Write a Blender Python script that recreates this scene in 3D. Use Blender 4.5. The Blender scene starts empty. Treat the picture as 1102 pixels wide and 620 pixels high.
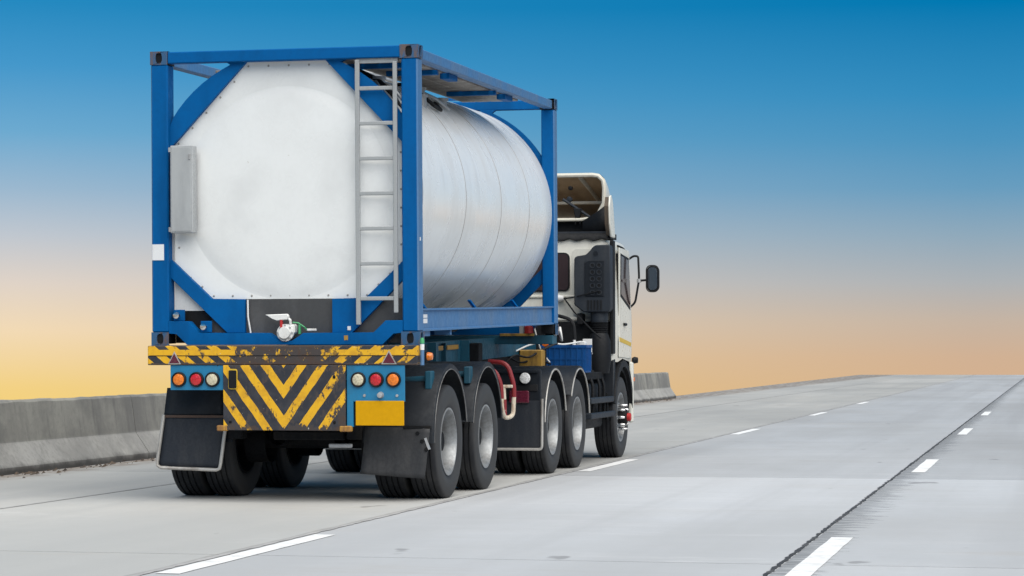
import bpy, bmesh, math, random
from mathutils import Vector, Matrix
R_ = math.radians
random.seed(7)
S = bpy.context.scene
col = S.collection

# ------------------------------------------------------------------ camera
cam_d = bpy.data.cameras.new('camera'); cam = bpy.data.objects.new('camera', cam_d); col.objects.link(cam)
cam_d.sensor_width = 36.0; cam_d.lens = 2620.4 / 1102 * 36.0
cam_d.clip_start = 0.1; cam_d.clip_end = 20000
PITCH = math.atan(0.0235); RIDE = 1.365            # the container rides 1.3 degrees nose-up, 1.365 m above the road
def cam_axes(yaw, pitch, roll):
    f = Vector((-math.sin(yaw)*math.cos(pitch), math.cos(yaw)*math.cos(pitch), math.sin(pitch)))
    r = Vector((math.cos(yaw), math.sin(yaw), 0)); u = r.cross(f)
    return math.cos(roll)*r + math.sin(roll)*u, -math.sin(roll)*r + math.cos(roll)*u, f
rx = Matrix.Rotation(PITCH, 3, 'X')
r_, u_, f_ = [rx @ v for v in cam_axes(.2182, .0054, -.0061)]
cpos = rx @ Vector((6.5279, -20.2533, .3731)) + Vector((0, 0, RIDE))
cam.matrix_world = Matrix(((r_.x, u_.x, -f_.x, cpos.x), (r_.y, u_.y, -f_.y, cpos.y), (r_.z, u_.z, -f_.z, cpos.z), (0, 0, 0, 1)))
S.camera = cam

# ------------------------------------------------------------------ world, sun, exposure
EXPO = 1.9
S.view_settings.view_transform = 'Standard'; S.view_settings.look = 'None'
S.view_settings.gamma = 1.0; S.view_settings.use_curve_mapping = False
S.view_settings.exposure = EXPO
def lin(c):
    return tuple(((v/255+.055)/1.055)**2.4 if v > 10 else v/255/12.92 for v in c)

class N:                                            # small wrapper: arithmetic on node sockets
    def __init__(s, nt, sock): s.nt, s.s = nt, sock
    def _m(s, op, *a):
        n = s.nt.nodes.new('ShaderNodeMath'); n.operation = op
        for i, v in enumerate((s,)+a):
            if isinstance(v, N): s.nt.links.new(v.s, n.inputs[i])
            else: n.inputs[i].default_value = v
        return N(s.nt, n.outputs[0])
    def __add__(s, o): return s._m('ADD', o)
    def __sub__(s, o): return s._m('SUBTRACT', o)
    def __mul__(s, o): return s._m('MULTIPLY', o)
    def __truediv__(s, o): return s._m('DIVIDE', o)
    __radd__ = __add__; __rmul__ = __mul__
    def abs(s): return s._m('ABSOLUTE')
    def frac(s): return s._m('FRACT')
    def gt(s, o): return s._m('GREATER_THAN', o)
    def lt(s, o): return s._m('LESS_THAN', o)
    def max(s, o): return s._m('MAXIMUM', o)
    def min(s, o): return s._m('MINIMUM', o)
    def step(s, a, b, lo=0., hi=1.):
        n = s.nt.nodes.new('ShaderNodeMapRange'); n.interpolation_type = 'SMOOTHSTEP'
        s.nt.links.new(s.s, n.inputs[0])
        for i, v in enumerate((a, b, lo, hi)): n.inputs[i+1].default_value = v
        return N(s.nt, n.outputs[0])
def ramp(nt, fac, stops):
    n = nt.nodes.new('ShaderNodeValToRGB'); e = n.color_ramp.elements
    while len(e) < len(stops): e.new(.5)
    for el, (p, c) in zip(e, stops): el.position = p; el.color = (*c, 1)
    nt.links.new(fac.s, n.inputs[0]); return N(nt, n.outputs[0])
def mixc(nt, fac, a, b):
    n = nt.nodes.new('ShaderNodeMix'); n.data_type = 'RGBA'
    for sock, v in ((n.inputs[0], fac), (n.inputs[6], a), (n.inputs[7], b)):
        if isinstance(v, N): nt.links.new(v.s, sock)
        elif isinstance(v, (int, float)): sock.default_value = v
        else: sock.default_value = (*v[:3], 1)
    return N(nt, n.outputs[2])

W = bpy.data.worlds.new('World'); S.world = W; W.use_nodes = True
nt = W.node_tree; nt.nodes.clear()
out = nt.nodes.new('ShaderNodeOutputWorld'); bg = nt.nodes.new('ShaderNodeBackground')
tc = nt.nodes.new('ShaderNodeTexCoord'); sx = nt.nodes.new('ShaderNodeSeparateXYZ')
nt.links.new(tc.outputs['Generated'], sx.inputs[0]); nt.links.new(bg.outputs[0], out.inputs[0])
dx, dy, dz = [N(nt, sx.outputs[i]) for i in range(3)]
E0, E1 = -.03, .42                                   # elevation (sine) the ramps run over
el = (dz - E0) / (E1 - E0)
def sky(px):                                         # dusk colours by height above the road's vanishing line
    st = []
    for y, c in px:
        e = (384 - y) / 2620
        st.append(((e/math.sqrt(1+e*e) - E0)/(E1-E0), lin(c)))
    st.sort(); return ramp(nt, el, st)
HI = [(-420, (46, 112, 160)), (-760, (72, 116, 152))]
skyL = sky([(6, (36, 137, 192)), (75, (69, 152, 203)), (145, (109, 170, 208)), (205, (155, 184, 207)), (255, (192, 199, 207)),
            (305, (223, 211, 199)), (355, (242, 218, 181)), (415, (243, 210, 133)), (445, (244, 208, 120))] + HI)
skyR = sky([(6, (0, 120, 177)), (105, (51, 140, 190)), (155, (76, 148, 191)), (205, (104, 157, 191)), (255, (143, 169, 187)),
            (305, (174, 178, 181)), (345, (197, 180, 164)), (385, (209, 177, 148)), (445, (214, 176, 138))] + HI)
side = ((dx / (dy.abs() + .02)) + .435) / .405
side = side.max(0.).min(1.)
skyc = mixc(nt, side, skyL, skyR)
nt.links.new(skyc.s, bg.inputs[0]); bg.inputs[1].default_value = 1 / 2**EXPO

sun_d = bpy.data.lights.new('sun', 'SUN'); sun = bpy.data.objects.new('sun', sun_d); col.objects.link(sun)
sun_d.energy = 1.5; sun_d.angle = R_(85); sun_d.color = (1, .935, .85)
to_sun = Vector((.46, -.56, 1.0)).normalized()
sun.rotation_euler = to_sun.to_track_quat('Z', 'Y').to_euler(); sun.location = (20, -30, 50)
S.render.engine = 'CYCLES'
S.cycles.use_denoising = True

# ------------------------------------------------------------------ materials
def new_mat(name):
    m = bpy.data.materials.new(name); m.use_nodes = True
    nt = m.node_tree; p = nt.nodes['Principled BSDF']; return m, nt, p
def coords(nt, scale=(1, 1, 1), kind='Object'):
    tc = nt.nodes.new('ShaderNodeTexCoord'); mp = nt.nodes.new('ShaderNodeMapping')
    mp.inputs['Scale'].default_value = scale; nt.links.new(tc.outputs[kind], mp.inputs[0]); return mp.outputs[0]
def gpos(nt, scale=(1, 1, 1)):
    g = nt.nodes.new('ShaderNodeNewGeometry'); mp = nt.nodes.new('ShaderNodeMapping')
    mp.inputs['Scale'].default_value = scale; nt.links.new(g.outputs['Position'], mp.inputs[0]); return mp.outputs[0]
def noise(nt, vec, scale, detail=6, rough=.6):
    n = nt.nodes.new('ShaderNodeTexNoise'); n.inputs['Scale'].default_value = scale
    n.inputs['Detail'].default_value = detail; n.inputs['Roughness'].default_value = rough
    nt.links.new(vec, n.inputs['Vector']); return N(nt, n.outputs[0])
def xyz(nt, vec):
    s = nt.nodes.new('ShaderNodeSeparateXYZ'); nt.links.new(vec, s.inputs[0]); return [N(nt, s.outputs[i]) for i in range(3)]
def bump(nt, p, h, strength, dist=.01):
    b = nt.nodes.new('ShaderNodeBump'); b.inputs['Strength'].default_value = strength; b.inputs['Distance'].default_value = dist
    nt.links.new(h.s, b.inputs['Height']); nt.links.new(b.outputs[0], p.inputs['Normal'])

M = {}
def paint(name, c, dirt=None, rough=.45, metal=0., amount=(.52, .75), scale=2.5, streak=(1, 1, .25), chips=None, bmp=.0, spec=.5, speck=.35):
    """a painted / bare surface with blotchy dirt, fine streaks and optional chips of another colour"""
    m, nt, p = new_mat(name)
    dirt = dirt or tuple(v*.55 for v in c)
    v = coords(nt, streak); v2 = coords(nt)
    a = noise(nt, v, scale, 8, .65).step(*amount); b = noise(nt, v2, scale*9, 5, .6)
    cc = mixc(nt, a, c, dirt)
    fine = mixc(nt, b.step(.3, .75, 0, speck), cc, tuple(x*.72 for x in c)); cc = fine
    if chips:
        k = noise(nt, v2, chips[1], 6, .7).step(chips[2], chips[2]+.03); cc = mixc(nt, k, cc, chips[0])
    nt.links.new(cc.s, p.inputs['Base Color'])
    r = b.step(.3, .7, rough-.08, rough+.1); nt.links.new(r.s, p.inputs['Roughness'])
    p.inputs['Metallic'].default_value = metal; p.inputs['Specular IOR Level'].default_value = spec
    if bmp: bump(nt, p, b, bmp)
    M[name] = m; return m

RUST = (.09, .035, .015)
paint('blue', (.0, .094, .30), (.0, .070, .225), .55, amount=(.45, .7), chips=(RUST, 9, .685), spec=.10)
paint('blue_faded_lit', (.045, .15, .33), (.09, .16, .27), .55, amount=(.4, .7), chips=(RUST, 6, .69))
paint('casting', (.02, .085, .19), (.12, .075, .055), .6, amount=(.46, .6), scale=13)
paint('teal', (.006, .075, .125), (.012, .035, .05), .55, amount=(.45, .7))
paint('plate_blue', (.008, .17, .34), (.02, .10, .17), .5, amount=(.5, .75), chips=((.03, .03, .03), 14, .68))
paint('galv', (.42, .43, .44), (.30, .30, .30), .45, .4, amount=(.45, .7), scale=5)
paint('box_metal', (.40, .42, .43), (.31, .325, .335), .5, .25, amount=(.45, .75), scale=3, speck=.1)
paint('ladder_grey', (.34, .36, .37), (.25, .26, .26), .5, .2, scale=6)
paint('walkway', (.27, .245, .22), (.13, .105, .09), .6, .2, amount=(.4, .65), scale=4, streak=(1, 1, 1))
paint('black_panel', (.045, .047, .05), (.075, .077, .08), .55, amount=(.45, .7), scale=3)
paint('black', (.005, .006, .008), (.013, .014, .016), .6, amount=(.45, .7), scale=4, spec=.25)
paint('guard', (.007, .010, .015), (.017, .021, .026), .5, amount=(.45, .7), scale=3, spec=.25)
paint('flap_dusty', (.032, .034, .038), (.062, .062, .064), .65, amount=(.38, .66), scale=4, bmp=.1, spec=.25)
paint('flap', (.018, .0225, .031), (.036, .039, .045), .6, amount=(.42, .7), scale=5, bmp=.1, spec=.25)
paint('under', (.005, .006, .008), (.014, .013, .012), .75, amount=(.45, .65), scale=6, spec=.2)
paint('rim', (.30, .315, .325), (.16, .16, .16), .42, .5, amount=(.42, .7), scale=6, streak=(1, 1, 1))
paint('trim', (.44, .43, .41), (.24, .22, .20), .45, .3, amount=(.45, .7), scale=8)
paint('chrome', (.75, .75, .75), (.5, .5, .5), .15, 1.0)
paint('white_part', (.70, .71, .70), (.45, .43, .40), .4, scale=6)
paint('cab_white', (.62, .62, .565), (.44, .42, .36), .32, amount=(.48, .78), scale=2.2, speck=.1)
paint('fibreglass', (.52, .40, .265), (.34, .25, .16), .7, amount=(.35, .65), scale=2.5, streak=(1, 1, 1))
paint('deflector_rim', (.62, .60, .52), (.40, .36, .28), .45, scale=5)
paint('intake', (.018, .024, .033), (.034, .039, .046), .55, amount=(.45, .7), scale=4, spec=.25)
paint('red_tube', (.20, .012, .016), (.10, .012, .012), .5, amount=(.5, .7), scale=6, chips=((.55, .5, .42), 5, .60))
paint('worn_white', (.60, .54, .44), (.30, .16, .08), .55, amount=(.45, .65), scale=14)
paint('crate_blue', (.004, .065, .23), (.004, .04, .13), .5, spec=.2)
paint('yellow_part', (.36, .21, .035), (.12, .07, .02), .6, amount=(.45, .65), scale=6)
paint('yellow_plate', (.58, .30, .001), (.56, .285, .001), .55, spec=.15)
paint('sticker_white', (.68, .70, .72), (.5, .5, .5), .5, scale=12)
paint('sticker_amber', (.36, .20, .035), (.2, .12, .03), .5, scale=8)
paint('orange', (.75, .16, .01), (.5, .1, .01), .4)
paint('red', (.42, .02, .02), (.25, .015, .015), .4)
paint('green', (.05, .32, .13), (.04, .2, .08), .5)
paint('stripe_yellow', (.60, .40, .03), (.4, .27, .03), .4)
paint('lining_brown', (.13, .095, .065), (.05, .04, .03), .7, amount=(.4, .6), scale=4)
paint('foot_dark', (.06, .035, .025), (.03, .025, .022), .7, scale=12)
paint('foot_rust', (.42, .22, .03), (.16, .07, .03), .6, amount=(.4, .6), scale=14)
paint('guard_edge', (.16, .16, .16), (.06, .06, .06), .5, amount=(.4, .6), scale=8)
paint('joint_grey', (.31, .308, .305), (.40, .395, .39), .85, amount=(.4, .6), scale=1.5)
paint('soil', (.11, .10, .06), (.07, .085, .035), .9, scale=.02, streak=(1, 1, 1))

# white insulated cladding with grime and faint rust runs
def tank_mat():
    m, nt, p = new_mat('cladding')
    v = coords(nt); X, Y, Z = xyz(nt, v)
    big = noise(nt, v, 1.6, 7, .6); run = noise(nt, coords(nt, (3, 3, .5)), 2.2, 8, .7); fine = noise(nt, v, 26, 4, .6)
    c = mixc(nt, big.step(.40, .72, 0, .75), (.70, .725, .73), (.60, .62, .625))
    grime = run.step(.48, .72) * Y.step(.25, .6)
    c = mixc(nt, grime * .4 * Z.step(.9, 2.1, .35, 1.), c, (.46, .435, .40))
    ring = noise(nt, coords(nt, (.4, 6, .4)), 2.0, 5, .6).step(.5, .7) * Y.step(.25, .6)
    c = mixc(nt, ring * .18, c, (.48, .465, .44))
    spots = noise(nt, v, 17, 5, .7).step(.70, .74); c = mixc(nt, spots*.6, c, (.33, .28, .22))
    c = mixc(nt, fine.step(.35, .75, 0, .08), c, (.5, .5, .5))
    nt.links.new(c.s, p.inputs['Base Color'])
    r = big.step(.3, .7, .2, .34); nt.links.new(r.s, p.inputs['Roughness'])
    p.inputs['Specular IOR Level'].default_value = .4
    M['cladding'] = m
tank_mat()

# worn black and yellow hazard paint: V stripes on the panel, split diagonals on the beam
def hazard(name, kind):
    m, nt, p = new_mat(name)
    v = coords(nt); X, Y, Z = xyz(nt, v)
    wob = (noise(nt, v, 9, 3, .5) - .5) * .02
    ax = (X - .045).abs() + wob
    if kind == 'panel':
        t = (((Z - ax*1.39) + .398) / .265 + .5).frac(); yel = (t - .5).abs().lt(.225)
        wearbias = (X - .35).step(0, .25, 0, .10) + (Z + .69).step(.03, -.03, 0, .10)
    else:
        t = ((ax - Z*1.25) / .19).frac(); diag = (t - .5).abs().lt(.25)
        mid = (Z + .060).abs().lt(.026); yel = diag.max(mid)
        wearbias = ax.step(.62, .15, 0, .17) + (Z + .168).step(.03, .0, 0, .25) + (Z + .012).step(0, .02, 0, .2)
    y = mixc(nt, noise(nt, v, 12, 5, .6).step(.4, .7), (.68, .375, .006), (.54, .28, .008))
    k = mixc(nt, noise(nt, v, 8, 5, .6).step(.4, .7), (.016, .018, .027), (.034, .035, .042))
    c = mixc(nt, yel, k, y)
    w = noise(nt, coords(nt, (1, 1, .6)), 13, 10, .72) + wearbias
    c = mixc(nt, w.step(.56, .60), c, (.045, .036, .034))
    c = mixc(nt, (noise(nt, v, 9, 8, .7) + wearbias*.8).step(.60, .70, 0, .8), c, (.055, .032, .022))
    c = mixc(nt, noise(nt, v, 40, 3, .6).step(.70, .73), c, (.55, .5, .42))
    nt.links.new(c.s, p.inputs['Base Color']); p.inputs['Roughness'].default_value = .55
    bump(nt, p, w, .15, .01); M[name] = m
hazard('hazard_panel', 'panel'); hazard('hazard_beam', 'beam')

def rubber():
    m, nt, p = new_mat('rubber'); v = coords(nt)
    c = mixc(nt, noise(nt, v, 5, 6, .65).step(.4, .7), (.012, .0135, .017), (.028, .029, .031))
    c = mixc(nt, xyz(nt, v)[0].abs().step(.118, .134) * .75, c, (.045, .0455, .046))     # dusty sidewalls
    nt.links.new(c.s, p.inputs['Base Color']); p.inputs['Roughness'].default_value = .68
    p.inputs['Specular IOR Level'].default_value = .35; M['rubber'] = m
rubber()

def lens(name, c):
    m, nt, p = new_mat(name); v = coords(nt, (1, 1, 1))
    k = noise(nt, v, 60, 3, .6).step(.35, .7); cc = mixc(nt, k, c, tuple(x*.6 for x in c))
    nt.links.new(cc.s, p.inputs['Base Color']); p.inputs['Roughness'].default_value = .22
    p.inputs['Coat Weight'].default_value = .5; bump(nt, p, k, .3, .004); M[name] = m
lens('lens_orange', (.80, .20, .01)); lens('lens_red', (.55, .012, .02)); lens('lens_clear', (.60, .55, .40)); lens('lamp_lens', (.75, .76, .76)); lens('lens_dark_red', (.11, .012, .03))
def glass():
    m, nt, p = new_mat('dark_glass'); p.inputs['Base Color'].default_value = (.035, .022, .024, 1); p.inputs['Roughness'].default_value = .08
    M['dark_glass'] = m
    m, nt, p = new_mat('mirror'); p.inputs['Base Color'].default_value = (.35, .36, .37, 1); p.inputs['Metallic'].default_value = 1; p.inputs['Roughness'].default_value = .05
    M['mirror'] = m
glass()

def concrete_road():
    m, nt, p = new_mat('road_concrete')
    v = gpos(nt); X, Y, Z = xyz(nt, v)
    oi = nt.nodes.new('ShaderNodeObjectInfo'); rnd = N(nt, oi.outputs['Random'])
    lane = noise(nt, gpos(nt, (.5, .05, 1)), 1.2, 4, .55)               # tyre-polished bands run along the lane
    cross = noise(nt, gpos(nt, (.35, 2.2, 1)), 1.1, 8, .7)                 # broom finish runs across it
    blot = noise(nt, gpos(nt, (.22, .22, .22)), 1.0, 8, .65)
    fine = noise(nt, v, 14, 6, .7)
    warm = X.step(2.2, .8)                                                 # the left lanes are cast in a warmer mix
    base = mixc(nt, warm, (.435, .452, .468), (.475, .468, .45))
    base = mixc(nt, rnd.step(0, 1, 0, .35), base, (.44, .445, .45))
    c = mixc(nt, lane.step(.35, .7, 0, .45), base, (.39, .40, .405))
    c = mixc(nt, cross.step(.45, .75, 0, .3), c, (.58, .58, .575))
    c = mixc(nt, noise(nt, gpos(nt, (.25, 3.0, 1)), .8, 6, .65).step(.52, .78, 0, .35), c, (.33, .33, .33))
    c = mixc(nt, blot.step(.45, .75, 0, .55), c, (.36, .355, .345))
    c = mixc(nt, fine.step(.45, .8, 0, .25), c, (.28, .28, .28))
    track = noise(nt, gpos(nt, (.9, .018, 1)), 1.0, 4, .6)                   # wheel tracks darken along each lane
    c = mixc(nt, track.step(.45, .68, 0, .5), c, (.33, .335, .34))
    patch = noise(nt, gpos(nt, (.16, .05, 1)), 1.0, 6, .6)
    c = mixc(nt, patch.step(.40, .62, 0, .75), c, (.34, .345, .345))
    smear = noise(nt, gpos(nt, (.30, 1.1, 1)), .55, 9, .72)
    c = mixc(nt, smear.step(.56, .70, 0, .5), c, (.345, .325, .30))
    c = mixc(nt, smear.step(.42, .30, 0, .45), c, (.57, .57, .565))
    # ragged tar and dirt crowding the long joint right of the white dashes
    rag = noise(nt, gpos(nt, (1.2, 9, 1)), 1.5, 6, .7)
    near = (X - 4.93)
    tar = (near / (rag.step(.38, .68, .001, .34))).lt(1.0) * near.gt(-.01)
    c = mixc(nt, tar * rag.step(.35, .6, .25, .8), c, (.13, .135, .14))
    seam = ((X - 1.33).abs() - noise(nt, gpos(nt, (1, .6, 1)), 2, 5, .6) * .09).lt(.0)
    c = mixc(nt, seam * .45, c, (.19, .185, .18))
    seam2 = ((X + 2.05).abs() - noise(nt, gpos(nt, (1, .6, 1)), 2, 5, .6) * .07).lt(.0)
    c = mixc(nt, seam2 * .4, c, (.2, .195, .19))
    # brown litter line along the foot of the barrier
    foot = (X + noise(nt, gpos(nt, (1, 1.5, 1)), 1.2, 6, .7) * .9).step(-3.35, -3.95)
    c = mixc(nt, foot * noise(nt, gpos(nt, (2, .6, 1)), 2.4, 6, .7).step(.38, .6, .1, .85), c, (.17, .125, .095))
    spot = noise(nt, gpos(nt, (1, .45, 1)), 1.6, 3, .5).step(.70, .73); c = mixc(nt, spot * .6, c, (.16, .16, .16))
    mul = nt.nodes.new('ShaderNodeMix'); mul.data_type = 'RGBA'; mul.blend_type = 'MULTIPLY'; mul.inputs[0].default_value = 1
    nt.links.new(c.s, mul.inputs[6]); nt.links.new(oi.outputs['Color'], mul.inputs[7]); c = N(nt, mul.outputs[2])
    nt.links.new(c.s, p.inputs['Base Color']); p.inputs['Roughness'].default_value = .85
    p.inputs['Specular IOR Level'].default_value = .25
    bump(nt, p, fine, .12, .006); M['road_concrete'] = m
    m, nt, p = new_mat('joint_tar'); c = mixc(nt, noise(nt, gpos(nt), 3, 5, .6).step(.4, .7), (.03, .031, .034), (.075, .075, .077))
    nt.links.new(c.s, p.inputs['Base Color']); p.inputs['Roughness'].default_value = .8; M['joint_tar'] = m
    m, nt, p = new_mat('road_paint'); v = gpos(nt)
    c = mixc(nt, noise(nt, v, 5, 8, .75).step(.46, .7, 0, .8), (.74, .745, .74), (.52, .525, .52))
    nt.links.new(c.s, p.inputs['Base Color']); p.inputs['Roughness'].default_value = .7; M['road_paint'] = m
concrete_road()

def concrete_barrier_mat():
    m, nt, p = new_mat('barrier_concrete')
    v = gpos(nt); X, Y, Z = xyz(nt, v)
    blot = noise(nt, gpos(nt, (1, .8, 1)), 1.4, 8, .65); run = noise(nt, gpos(nt, (1, 2.6, .22)), 1.3, 8, .7); fine = noise(nt, v, 16, 6, .7)
    wide = noise(nt, gpos(nt, (1, .7, .12)), 1.1, 5, .6)
    c = mixc(nt, blot.step(.36, .66), (.29, .285, .255), (.185, .183, .17))
    c = mixc(nt, wide.step(.45, .62, 0, .75), c, (.135, .134, .13))
    c = mixc(nt, run.step(.50, .66, 0, .6), c, (.10, .099, .097))
    c = mixc(nt, run.step(.40, .27, 0, .5), c, (.36, .355, .32))
    foot = Z.step(.36, .30)                                            # the splashed, traffic-scoured lower slope is paler
    c = mixc(nt, foot * blot.step(.3, .7, .8, .35), c, (.37, .368, .355))
    c = mixc(nt, foot * noise(nt, gpos(nt, (2, 1.6, 1.2)), 3, 8, .75).step(.5, .68, 0, .7), c, (.20, .198, .19))
    c = mixc(nt, fine.step(.45, .75, 0, .4), c, (.13, .13, .125))
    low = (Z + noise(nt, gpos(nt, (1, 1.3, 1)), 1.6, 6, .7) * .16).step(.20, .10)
    c = mixc(nt, low * .9, c, (.055, .052, .05))  # dirty foot, with the shadow line along it painted in
    nt.links.new(c.s, p.inputs['Base Color']); p.inputs['Roughness'].default_value = .9
    bump(nt, p, fine + blot, .35, .012); M['barrier_concrete'] = m
concrete_barrier_mat()

# ------------------------------------------------------------------ mesh helpers
def tag(o, label=None, cat=None, group=None, kind=None):
    for k, v in (('label', label), ('category', cat), ('group', group), ('kind', kind)):
        if v: o[k] = v
    return o
def empty(name, loc=(0, 0, 0), rot=(0, 0, 0)):
    o = bpy.data.objects.new(name, None); col.objects.link(o); o.location = loc; o.rotation_euler = rot
    o.empty_display_size = .2; return o

class MB:
    def __init__(s): s.bm = bmesh.new()
    def _bev(s, vs, b, seg=1):
        if b > 0:
            es = {e for v in vs for e in v.link_edges if all(w in vs for w in e.verts)}
            bmesh.ops.bevel(s.bm, geom=list(es), offset=b, segments=seg, affect='EDGES', profile=.5, clamp_overlap=True)
    def box(s, x0, x1, y0, y1, z0, z1, b=0., seg=1, mat=None):
        P = [(x, y, z) for x in (x0, x1) for y in (y0, y1) for z in (z0, z1)]
        if mat: P = [mat @ Vector(p) for p in P]
        v = [s.bm.verts.new(p) for p in P]
        for f in ((0, 1, 3, 2), (4, 6, 7, 5), (0, 4, 5, 1), (2, 3, 7, 6), (0, 2, 6, 4), (1, 5, 7, 3)): s.bm.faces.new([v[i] for i in f])
        s._bev(set(v), b, seg); return s
    def bar(s, a, c, w, h, b=0.):                     # rectangular bar from a to c
        a, c = Vector(a), Vector(c); d = c - a; L = d.length
        q = d.to_track_quat('Y', 'Z').to_matrix().to_4x4(); q.translation = a
        return s.box(-w/2, w/2, 0, L, -h/2, h/2, b, 1, q)
    def prism(s, poly, axis, a, c, b=0.):             # polygon extruded along an axis; poly holds the two other coordinates in order
        def P(u, v, t): return {'x': (t, u, v), 'y': (u, t, v), 'z': (u, v, t)}[axis]
        A = [s.bm.verts.new(P(u, v, a)) for u, v in poly]; C = [s.bm.verts.new(P(u, v, c)) for u, v in poly]; n = len(poly)
        s.bm.faces.new(A); s.bm.faces.new(C[::-1])
        for i in range(n): s.bm.faces.new((A[i], C[i], C[(i+1) % n], A[(i+1) % n]))
        s._bev(set(A+C), b); return s
    def tube(s, pts, r, seg=8, closed=False):
        pts = [Vector(p) for p in pts]; n = len(pts); rings = []; up = None
        for i, p in enumerate(pts):
            a = pts[(i-1) % n] if (i or closed) else p; c = pts[(i+1) % n] if (i < n-1 or closed) else p
            t = (c - a).normalized()
            if up is None: up = Vector((0, 0, 1)) if abs(t.z) < .9 else Vector((1, 0, 0))
            sd = t.cross(up).normalized(); up = sd.cross(t).normalized()
            rr = r[i] if isinstance(r, (list, tuple)) else r
            rings.append([s.bm.verts.new(p + rr*(math.cos(k*math.tau/seg)*sd + math.sin(k*math.tau/seg)*up)) for k in range(seg)])
        for i in range(n if closed else n-1):
            A, C = rings[i], rings[(i+1) % n]
            for k in range(seg): s.bm.faces.new((A[k], A[(k+1) % seg], C[(k+1) % seg], C[k]))
        if not closed: s.bm.faces.new(rings[0][::-1]); s.bm.faces.new(rings[-1])
        return s
    def lathe(s, prof, axis='x', o=(0, 0, 0), seg=32, a0=0., a1=math.tau, closed=False):  # prof: (radius, height along axis)
        o = Vector(o); full = abs(a1-a0-math.tau) < 1e-6; n = seg if full else seg+1; rings = []
        for r, h in prof:
            ring = []
            if r < 1e-6: p = o + {'x': Vector((h, 0, 0)), 'y': Vector((0, h, 0)), 'z': Vector((0, 0, h))}[axis]; ring = [s.bm.verts.new(p)]*n
            else:
                for k in range(n):
                    t = a0 + (a1-a0)*k/seg; c, d = r*math.cos(t), r*math.sin(t)
                    ring.append(s.bm.verts.new(o + {'x': Vector((h, c, d)), 'y': Vector((d, h, c)), 'z': Vector((c, d, h))}[axis]))
            rings.append(ring)
        m = len(rings)
        for i in range(m if closed else m-1):
            A, C = rings[i], rings[(i+1) % m]
            for k in range(seg):
                k2 = (k+1) % n; f = []
                for v in (A[k], A[k2], C[k2], C[k]):
                    if v not in f: f.append(v)
                if len(f) > 2:
                    try: s.bm.faces.new(f)
                    except ValueError: pass
        return s
    def grid(s, P):                                   # P[i][j] points
        V = [[s.bm.verts.new(p) for p in row] for row in P]
        for i in range(len(V)-1):
            for j in range(len(V[0])-1): s.bm.faces.new((V[i][j], V[i+1][j], V[i+1][j+1], V[i][j+1]))
        return s
    def mesh(s, name, mat, sharp=35):
        bmesh.ops.recalc_face_normals(s.bm, faces=s.bm.faces)
        for e in s.bm.edges:
            e.smooth = not (len(e.link_faces) == 2 and e.calc_face_angle(0) > R_(sharp))
        for f in s.bm.faces: f.smooth = True
        me = bpy.data.meshes.new(name); s.bm.to_mesh(me); s.bm.free()
        me.materials.append(M[mat] if isinstance(mat, str) else mat); return me
    def build(s, name, mat, parent=None, loc=None, sharp=35):
        o = bpy.data.objects.new(name, s.mesh(name, mat, sharp)); col.objects.link(o)
        if parent:
            o.parent = parent
            if parent.get('off') is not None and loc is None: o.location = parent['off']
        if loc is not None: o.location = loc
        return o
def put(name, me, parent, loc=(0, 0, 0), rot=(0, 0, 0)):
    o = bpy.data.objects.new(name, me); col.objects.link(o); o.parent = parent; o.location = loc; o.rotation_euler = rot; return o
def solidify(o, t, off=0):
    m = o.modifiers.new('thick', 'SOLIDIFY'); m.thickness = t; m.offset = off; return o
def arc(cx, cz, r, a0, a1, n): return [(cx + r*math.cos(R_(a0+(a1-a0)*i/n)), cz + r*math.sin(R_(a0+(a1-a0)*i/n))) for i in range(n+1)]
def rrect(x0, x1, z0, z1, r, n=4):
    return arc(x1-r, z1-r, r, 0, 90, n) + arc(x0+r, z1-r, r, 90, 180, n) + arc(x0+r, z0+r, r, 180, 270, n) + arc(x1-r, z0+r, r, 270, 360, n)

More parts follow.
